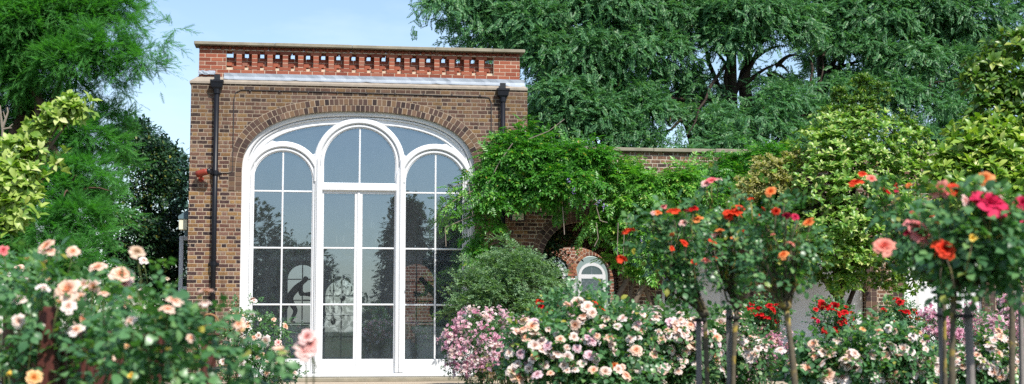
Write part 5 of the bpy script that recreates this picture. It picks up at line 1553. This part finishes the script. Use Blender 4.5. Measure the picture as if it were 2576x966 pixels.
rose('open pale rose bush in front of the sunlit white canvas', 9,
     [(2090, 920, 70, 40), (2050, 890, 40, 40), (2140, 900, 60, 50), (2010, 930, 50, 40), (2170, 870, 40, 50)], (2090, 1000), 620, .045, ('pale', 'peach', 'blush'), 20, .065,
     [(2068, 885, 30, 'pale'), (2085, 893, 26, 'peach'), (2070, 915, 34, 'pale'), (2130, 905, 38, 'pale'), (2150, 890, 30, 'blush'), (2158, 925, 40, 'blush'), (2118, 948, 42, 'blush'), (2080, 950, 40, 'pale'), (2190, 895, 34, 'pale'), (1990, 915, 26, 'peach'), (1962, 880, 26, 'blush'), (2170, 828, 16, 'apricot')], group=G1)
rose('pale peach rose bush under the brick pier left of the right-hand stake', 9.5,
     [(2230, 900, 70, 50), (2280, 890, 60, 60), (2200, 940, 50, 30), (2320, 930, 50, 40), (2210, 850, 30, 40), (2270, 950, 80, 30)], (2250, 1000), 820, .044, ('pale', 'peach', 'blush', 'blush'), 70, .056,
     [(2202, 852, 30, 'pale'), (2215, 862, 28, 'peach'), (2243, 868, 30, 'blush'), (2195, 905, 34, 'pale'), (2205, 938, 32, 'blush'), (2260, 895, 26, 'peach'), (2210, 952, 30, 'blush'), (2240, 882, 20, 'pale')], group=G1)
rose('peach rose bush half hidden behind the two right-hand stakes', 10,
     [(2470, 920, 60, 50), (2410, 930, 50, 40), (2520, 930, 60, 40), (2500, 880, 40, 40)], (2460, 1000), 620, .042, ('pale', 'peach', 'blush', 'blush'), 70, .056,
     [(2510, 830, 26, 'peach'), (2515, 848, 24, 'peach'), (2490, 870, 30, 'blush'), (2540, 860, 28, 'pale'), (2470, 905, 30, 'pale')], group=G1)
rose('bushy pale rose behind the sharp pink rambler and peach cluster', 13,
     [(1600, 800, 60, 26), (1560, 790, 30, 20), (1560, 880, 80, 50), (1800, 800, 60, 20)], (1580, 1000), 600, .03, ('lilacpale', 'pale', 'blush'), 70, .055, [(1562, 770, 22, 'lilacpale'), (1575, 778, 24, 'peach'), (1590, 800, 18, 'lilacpale'), (1610, 795, 16, 'lilacpale')], group=G1, mat='lf_rose_far')

# red roses
G3 = 'small red standard roses'
rose('small red rose bush behind the crowded peach cluster in front of the arch', 10.5,
     [(1390, 770, 36, 26), (1450, 760, 60, 26), (1500, 780, 40, 30), (1400, 800, 40, 26)], (1430, 1000), 260, .04, ('red',), 0, .06,
     [(1356, 757, 20, 'flame'), (1362, 770, 14, 'red'), (1380, 790, 20, 'red'), (1465, 760, 18, 'red'), (1492, 764, 28, 'flame'), (1505, 776, 30, 'flame'), (1500, 790, 22, 'red'), (1406, 768, 10, 'red', 0, 4), (1345, 775, 12, 'flame', 0, 4)], group=G3, cat='rose bush')
def red_std(label, d, ells, graft, tr, hand):
    rose(label, d, ells, (graft[0] - 4, 990), 460, .034, ('red',), 4, .06, hand, name='standard_rose', group=G3, graft=graft, trunk=tr, ncane=20, mat='lf_rose', cat='standard rose')


red_std('small red standard rose between the second and third staked trunks', 15, [(1925, 785, 48, 34), (1900, 800, 36, 26), (1955, 790, 26, 26)], (1912, 850), .018,
        [(1893, 782, 22, 'red'), (1908, 778, 18, 'red'), (1912, 790, 24, 'red'), (1935, 770, 20, 'red'), (1945, 780, 20, 'red'), (1930, 798, 18, 'red'), (1955, 808, 14, 'red'), (1960, 770, 14, 'red'), (1880, 775, 14, 'red')])
red_std('fullest red standard rose, in front of the sunlit white canvas', 15, [(2095, 800, 56, 46), (2070, 790, 40, 30), (2130, 810, 34, 36), (2095, 850, 40, 26)], (2105, 865), .018,
        [(2068, 766, 22, 'red'), (2080, 772, 22, 'red'), (2092, 778, 18, 'red'), (2052, 778, 14, 'red'), (2102, 770, 20, 'red'), (2110, 790, 18, 'red'), (2125, 785, 20, 'red'), (2122, 804, 26, 'red'), (2048, 800, 14, 'red'), (2058, 808, 12, 'hot'), (2076, 830, 18, 'red'), (2106, 828, 18, 'red'), (2138, 832, 16, 'red'), (2114, 812, 16, 'red'), (2128, 772, 14, 'red'), (2144, 826, 14, 'red')])
red_std('sparse red standard rose in front of the dark brick pier', 15, [(2255, 790, 46, 36), (2235, 800, 34, 24), (2280, 800, 34, 26)], (2262, 850), .016,
        [(2256, 752, 20, 'red'), (2264, 760, 18, 'red'), (2224, 778, 14, 'red'), (2280, 784, 22, 'red'), (2268, 782, 14, 'red'), (2252, 812, 14, 'red'), (2308, 802, 14, 'flame'), (2330, 806, 16, 'red'), (2328, 824, 15, 'flame')])
red_std('low red standard rose seen between and behind the two right-hand stakes', 15, [(2420, 815, 60, 26), (2370, 822, 44, 26), (2470, 820, 30, 24)], (2420, 870), .016,
        [(2372, 818, 18, 'red'), (2386, 830, 18, 'red'), (2435, 808, 20, 'red'), (2444, 816, 18, 'red'), (2458, 806, 18, 'red'), (2486, 816, 14, 'red'), (2395, 836, 14, 'red'), (2360, 808, 12, 'flame'), (2345, 822, 12, 'flame')])

# near standards on stakes
G4 = 'tall standard roses on stakes'
def std(label, d, ells, base, graft, tr, stake, hand, nleaf, leaf=.034, **kw):
    return rose(label, d, ells, base, nleaf, leaf, ('orange',), 0, .07, hand, name='standard_rose', group=G4, graft=graft, trunk=tr, stake=stake, cat='standard rose', ncane=kw.pop('ncane', 26), **kw)


std('leftmost tall standard rose with scarlet and orange blooms, dark lichened stake', 7,
    [(1700, 600, 80, 60), (1650, 570, 50, 50), (1740, 640, 60, 60), (1620, 600, 40, 40), (1680, 660, 60, 40), (1720, 700, 40, 40), (1700, 540, 60, 40)], (1775, 985), (1772, 790), .013, (1747, 800, .012, 805),
    [(1582, 580, 34, 'flame'), (1564, 650, 28, 'flame'), (1695, 530, 36, 'flame'), (1745, 524, 22, 'red'), (1655, 535, 20, 'orange'), (1754, 552, 32, 'orange'), (1690, 590, 14, 'orange'), (1645, 535, 16, 'salmon'), (1720, 612, 24, 'flame'), (1775, 655, 22, 'coral'), (1745, 660, 16, 'flame'), (1690, 625, 16, 'flame'), (1720, 560, 22, 'salmon'), (1670, 520, 16, 'pink'), (1725, 530, 14, 'hot')], 340)
std('second tall standard rose, vermilion bloom at its centre and a pale pink tip above', 7.3,
    [(1830, 560, 80, 60), (1870, 620, 70, 60), (1800, 620, 60, 60), (1790, 480, 26, 40), (1850, 680, 60, 40), (1840, 500, 40, 30)], (1864, 985), (1854, 770), .014, (1834, 775, .013, 800),
    [(1845, 536, 40, 'flame'), (1860, 528, 34, 'flame'), (1832, 540, 26, 'flame'), (1790, 455, 30, 'pink'), (1775, 462, 22, 'salmon'), (1808, 452, 20, 'salmon'), (1800, 590, 26, 'salmon'), (1812, 580, 26, 'orange'), (1795, 605, 22, 'flame'), (1870, 582, 14, 'flame'), (1905, 545, 18, 'flame'), (1845, 600, 14, 'orange'), (1800, 650, 14, 'flame')], 330)
std('third tall standard rose with a thick forked graft and orange blooms', 6.6,
    [(1960, 560, 80, 60), (1920, 500, 50, 40), (2010, 600, 60, 60), (1960, 640, 90, 50), (2040, 640, 40, 50), (1900, 580, 50, 50), (1940, 700, 80, 24)], (1994, 985), (1976, 770), .016, None,
    [(2034, 560, 34, 'orange'), (1938, 482, 28, 'orange'), (1980, 542, 22, 'hot'), (2000, 545, 20, 'hot'), (1952, 532, 20, 'flame'), (1970, 640, 26, 'orange'), (1990, 612, 20, 'coral'), (1888, 500, 16, 'flame'), (1920, 525, 14, 'flame'), (1945, 590, 12, 'coral')], 280)
std('nearest tall standard rose, huge crimson-pink bloom high on its right side', 5,
    [(2440, 600, 130, 60), (2380, 620, 80, 60), (2520, 600, 80, 90), (2480, 540, 90, 50), (2430, 680, 110, 40), (2560, 680, 60, 50), (2390, 530, 50, 40)], (2408, 990), (2400, 722), .013, (2442, 770, .0125, 795),
    [(2492, 510, 84, 'hot'), (2515, 522, 60, 'hot'), (2465, 500, 46, 'hot'), (2364, 478, 56, 'coral'), (2385, 482, 44, 'pink'), (2402, 476, 42, 'flame'), (2475, 450, 44, 'orange'), (2520, 487, 34, 'peach'), (2312, 580, 66, 'pink'), (2290, 585, 30, 'hot'), (2224, 620, 54, 'coral'), (2376, 624, 52, 'flame'), (2372, 638, 34, 'red'), (2572, 510, 40, 'hot'), (2445, 600, 30, 'yellow', 0, 4), (2428, 505, 30, 'salmon'), (2360, 560, 14, 'orange')], 410, .042)
std('fifth tall standard rose on a pale stake, small scarlet blooms on its high left shoots', 6.6,
    [(2300, 560, 70, 60), (2250, 520, 50, 50), (2340, 620, 80, 50), (2200, 490, 30, 30), (2280, 640, 50, 40), (2380, 660, 60, 40)], (2378, 985), (2376, 730), .010, (2359, 705, .011, 793),
    [(2153, 458, 34, 'flame'), (2192, 450, 26, 'coral'), (2170, 437, 22, 'flame'), (2228, 480, 32, 'red'), (2256, 468, 14, 'red'), (2286, 466, 18, 'orange'), (2295, 535, 12, 'hot'), (2345, 545, 16, 'flame'), (2255, 480, 12, 'hot')], 330)
std('tall standard rose cut by the right edge, mossy yellow stem', 7,
    [(2590, 620, 60, 60), (2570, 560, 40, 40)], (2530, 985), (2546, 700), .016, (2562, 720, .011), [(2585, 560, 30, 'hot')], 240)

# ------------------------------------------------------------------ bench and basket among the near roses
pa, pb = at(123, 800, 5.2), at(396, 850, 6.9)
pa[2] = pb[2] = 0
ax = unit(pb - pa); sidev = np.cross(UP, ax); ln = np.linalg.norm(pb - pa)
bc = empty('garden_bench', (pa + pb) / 2, 'red-brown slatted wooden bench seen through the near peach roses', 'bench')
BM = Matrix(((ax[0], sidev[0], 0, pa[0]), (ax[1], sidev[1], 0, pa[1]), (0, 0, 1, 0), (0, 0, 0, 1)))


def bpart(name, *boxes):
    m = MB()
    for q in boxes: m.box(*q, .006, BM)
    return m.obj(name, M['wood'], bc)


for x in (0, ln):
    bpart('back_post', (x - .032, x + .032, -.03, .03, 0, 1.072 if x == 0 else .955))
    bpart('front_leg', (x - .03, x + .03, -.55, -.49, 0, .62))
    bpart('armrest', (x - .035, x + .035, -.56, -.031, .621, .65))
bpart('top_rail', (.033, ln - .033, -.02, .02, .90, .98)); bpart('lower_rail', (.033, ln - .033, -.02, .02, .52, .58))
bpart('back_slats', *[(x - .018, x + .018, -.012, .012, .581, .899) for x in np.linspace(.09, ln - .09, 17)])
bpart('seat', *[(.033, ln - .033, -.52 + .085 * k, -.45 + .085 * k, .42, .445) for k in range(6)], (.033, ln - .033, -.52, -.49, .34, .419))
p = at(526, 830, 10.5)
bs = empty('wooden_post', (p[0], p[1], 0), 'short red-brown wooden post topped by the wicker basket', 'post')
m = MB().box(p[0] - .05, p[0] + .05, p[1] - .05, p[1] + .05, 0, p[2] - .045, .008); m.obj('shaft', M['wood'], bs)
MB().box(p[0] - .075, p[0] + .075, p[1] - .075, p[1] + .075, p[2] - .044, p[2] - .024, .008).obj('cap', M['wood'], bs)
bk_ = empty('wicker_basket', (p[0], p[1], p[2] - .024), 'small round wicker basket with hoop handle and blue lining, blurred behind roses', 'basket')
MB().lathe((p[0], p[1], p[2] - .023), [(.04, 0), (.058, .02), (.068, .045), (.072, .066), (.066, .066), (.05, .03), (.02, .02)], 20).obj('body', M['wicker'], bk_, True)
th_ = np.linspace(0, math.pi, 14)
MB().tube(np.stack((p[0] + .068 * np.cos(th_), np.full(14, p[1]), p[2] + .04 + .075 * np.sin(th_)), 1), .009, 7).obj('handle', M['wicker'], bk_, True)
MB().lathe((p[0], p[1], p[2] + .012), [(.05, 0), (.058, .022), (.045, .034), (.01, .038)], 14).obj('lining', M['bluecloth'], bk_, True)

# ------------------------------------------------------------------ ground
def ground_mat():
    t = NT('lawn_and_soil'); n1 = t.noise(.35, 4, .6); n2 = t.noise(14, 5, .7)
    c = t.mix(t.ramp(n1, [(.42, (0, 0, 0)), (.58, (1, 1, 1))]), (.045, .075, .022), (.075, .055, .035))
    c = t.mix(t.math('MULTIPLY', n2, .6), c, (.02, .025, .012))
    return t.done(t.bsdf(c, .95, .1, bump=n2, bstr=.8, bdist=.04))


def path_mat():
    t = NT('sandy_path'); n1 = t.noise(.8, 4, .6); n2 = t.noise(90, 4, .7)
    c = t.mix(n1, (.40, .33, .25), (.50, .42, .33)); c = t.mix(t.math('MULTIPLY', n2, .5), c, (.24, .19, .14))
    return t.done(t.bsdf(c, .95, .1, bump=n2, bstr=.4, bdist=.006))


tag(link('ground', npmesh('ground', [(-250, -250, -.035), (250, -250, -.035), (250, 250, -.035), (-250, 250, -.035)], [(0, 1, 2, 3)]), ground_mat()), kind='structure')
tag(link('path', npmesh('path', [(-9, -6.2, -.028), (20, -6.2, -.028), (20, .02, -.028), (-9, .02, -.028)], [(0, 1, 2, 3)]), path_mat()), kind='structure')

# ------------------------------------------------------------------ sky, sun, camera
w = bpy.data.worlds.new('World'); SC.world = w; w.use_nodes = True
nt = w.node_tree; nt.nodes.clear()
sk = nt.nodes.new('ShaderNodeTexSky'); sk.sky_type = 'NISHITA'; sk.sun_disc = False
sk.sun_elevation = SUN_EL; sk.sun_rotation = math.pi - SUN_AZ; sk.air_density = 1.0; sk.dust_density = .8; sk.ozone_density = 1.2
tc = nt.nodes.new('ShaderNodeTexCoord'); mp_ = nt.nodes.new('ShaderNodeMapping'); mp_.inputs['Scale'].default_value = (1.6, 1.6, 5.0); mp_.inputs['Location'].default_value = (.3, .2, .4)
nz = nt.nodes.new('ShaderNodeTexNoise'); nz.inputs['Scale'].default_value = 2.2; nz.inputs['Detail'].default_value = 6; nz.inputs['Roughness'].default_value = .6
rp = nt.nodes.new('ShaderNodeValToRGB'); rp.color_ramp.elements[0].position = .43; rp.color_ramp.elements[1].position = .85; rp.color_ramp.elements[1].color = (.55, .55, .55, 1)
mx = nt.nodes.new('ShaderNodeMix'); mx.data_type = 'RGBA'; mx.inputs[7].default_value = (5.6, 6.3, 7.4, 1)
bg = nt.nodes.new('ShaderNodeBackground'); bg.inputs['Strength'].default_value = .115; wo = nt.nodes.new('ShaderNodeOutputWorld')
nt.links.new(tc.outputs['Generated'], mp_.inputs[0]); nt.links.new(mp_.outputs[0], nz.inputs['Vector']); nt.links.new(nz.outputs['Fac'], rp.inputs[0])
nt.links.new(rp.outputs[0], mx.inputs[0]); nt.links.new(sk.outputs[0], mx.inputs[6]); nt.links.new(mx.outputs[2], bg.inputs['Color']); nt.links.new(bg.outputs[0], wo.inputs['Surface'])

sl = bpy.data.lights.new('sun', 'SUN'); sl.energy = 3.8; sl.angle = R(.53); sl.color = (1.0, .955, .88)
so_ = bpy.data.objects.new('sun', sl); COL.objects.link(so_)
so_.rotation_mode = 'QUATERNION'; so_.rotation_quaternion = Vector(SUN).to_track_quat('Z', 'Y'); so_.location = (10, -20, 30)

cam = bpy.data.cameras.new('camera'); cam.lens = 50; cam.sensor_width = 36; cam.clip_end = 2000; cam.clip_start = .1
co = bpy.data.objects.new('camera', cam); COL.objects.link(co)
co.location = tuple(CAM); co.rotation_euler = (math.pi / 2 + PITCH, 0, -TH)
cam.dof.use_dof = True; cam.dof.focus_distance = 26.5; cam.dof.aperture_fstop = 3.8
SC.camera = co
SC.view_settings.view_transform = 'Standard'; SC.view_settings.look = 'None'; SC.view_settings.exposure = .78; SC.view_settings.gamma = 1.0
SC.cycles.max_bounces = 10; SC.cycles.transparent_max_bounces = 16; SC.cycles.use_denoising = False
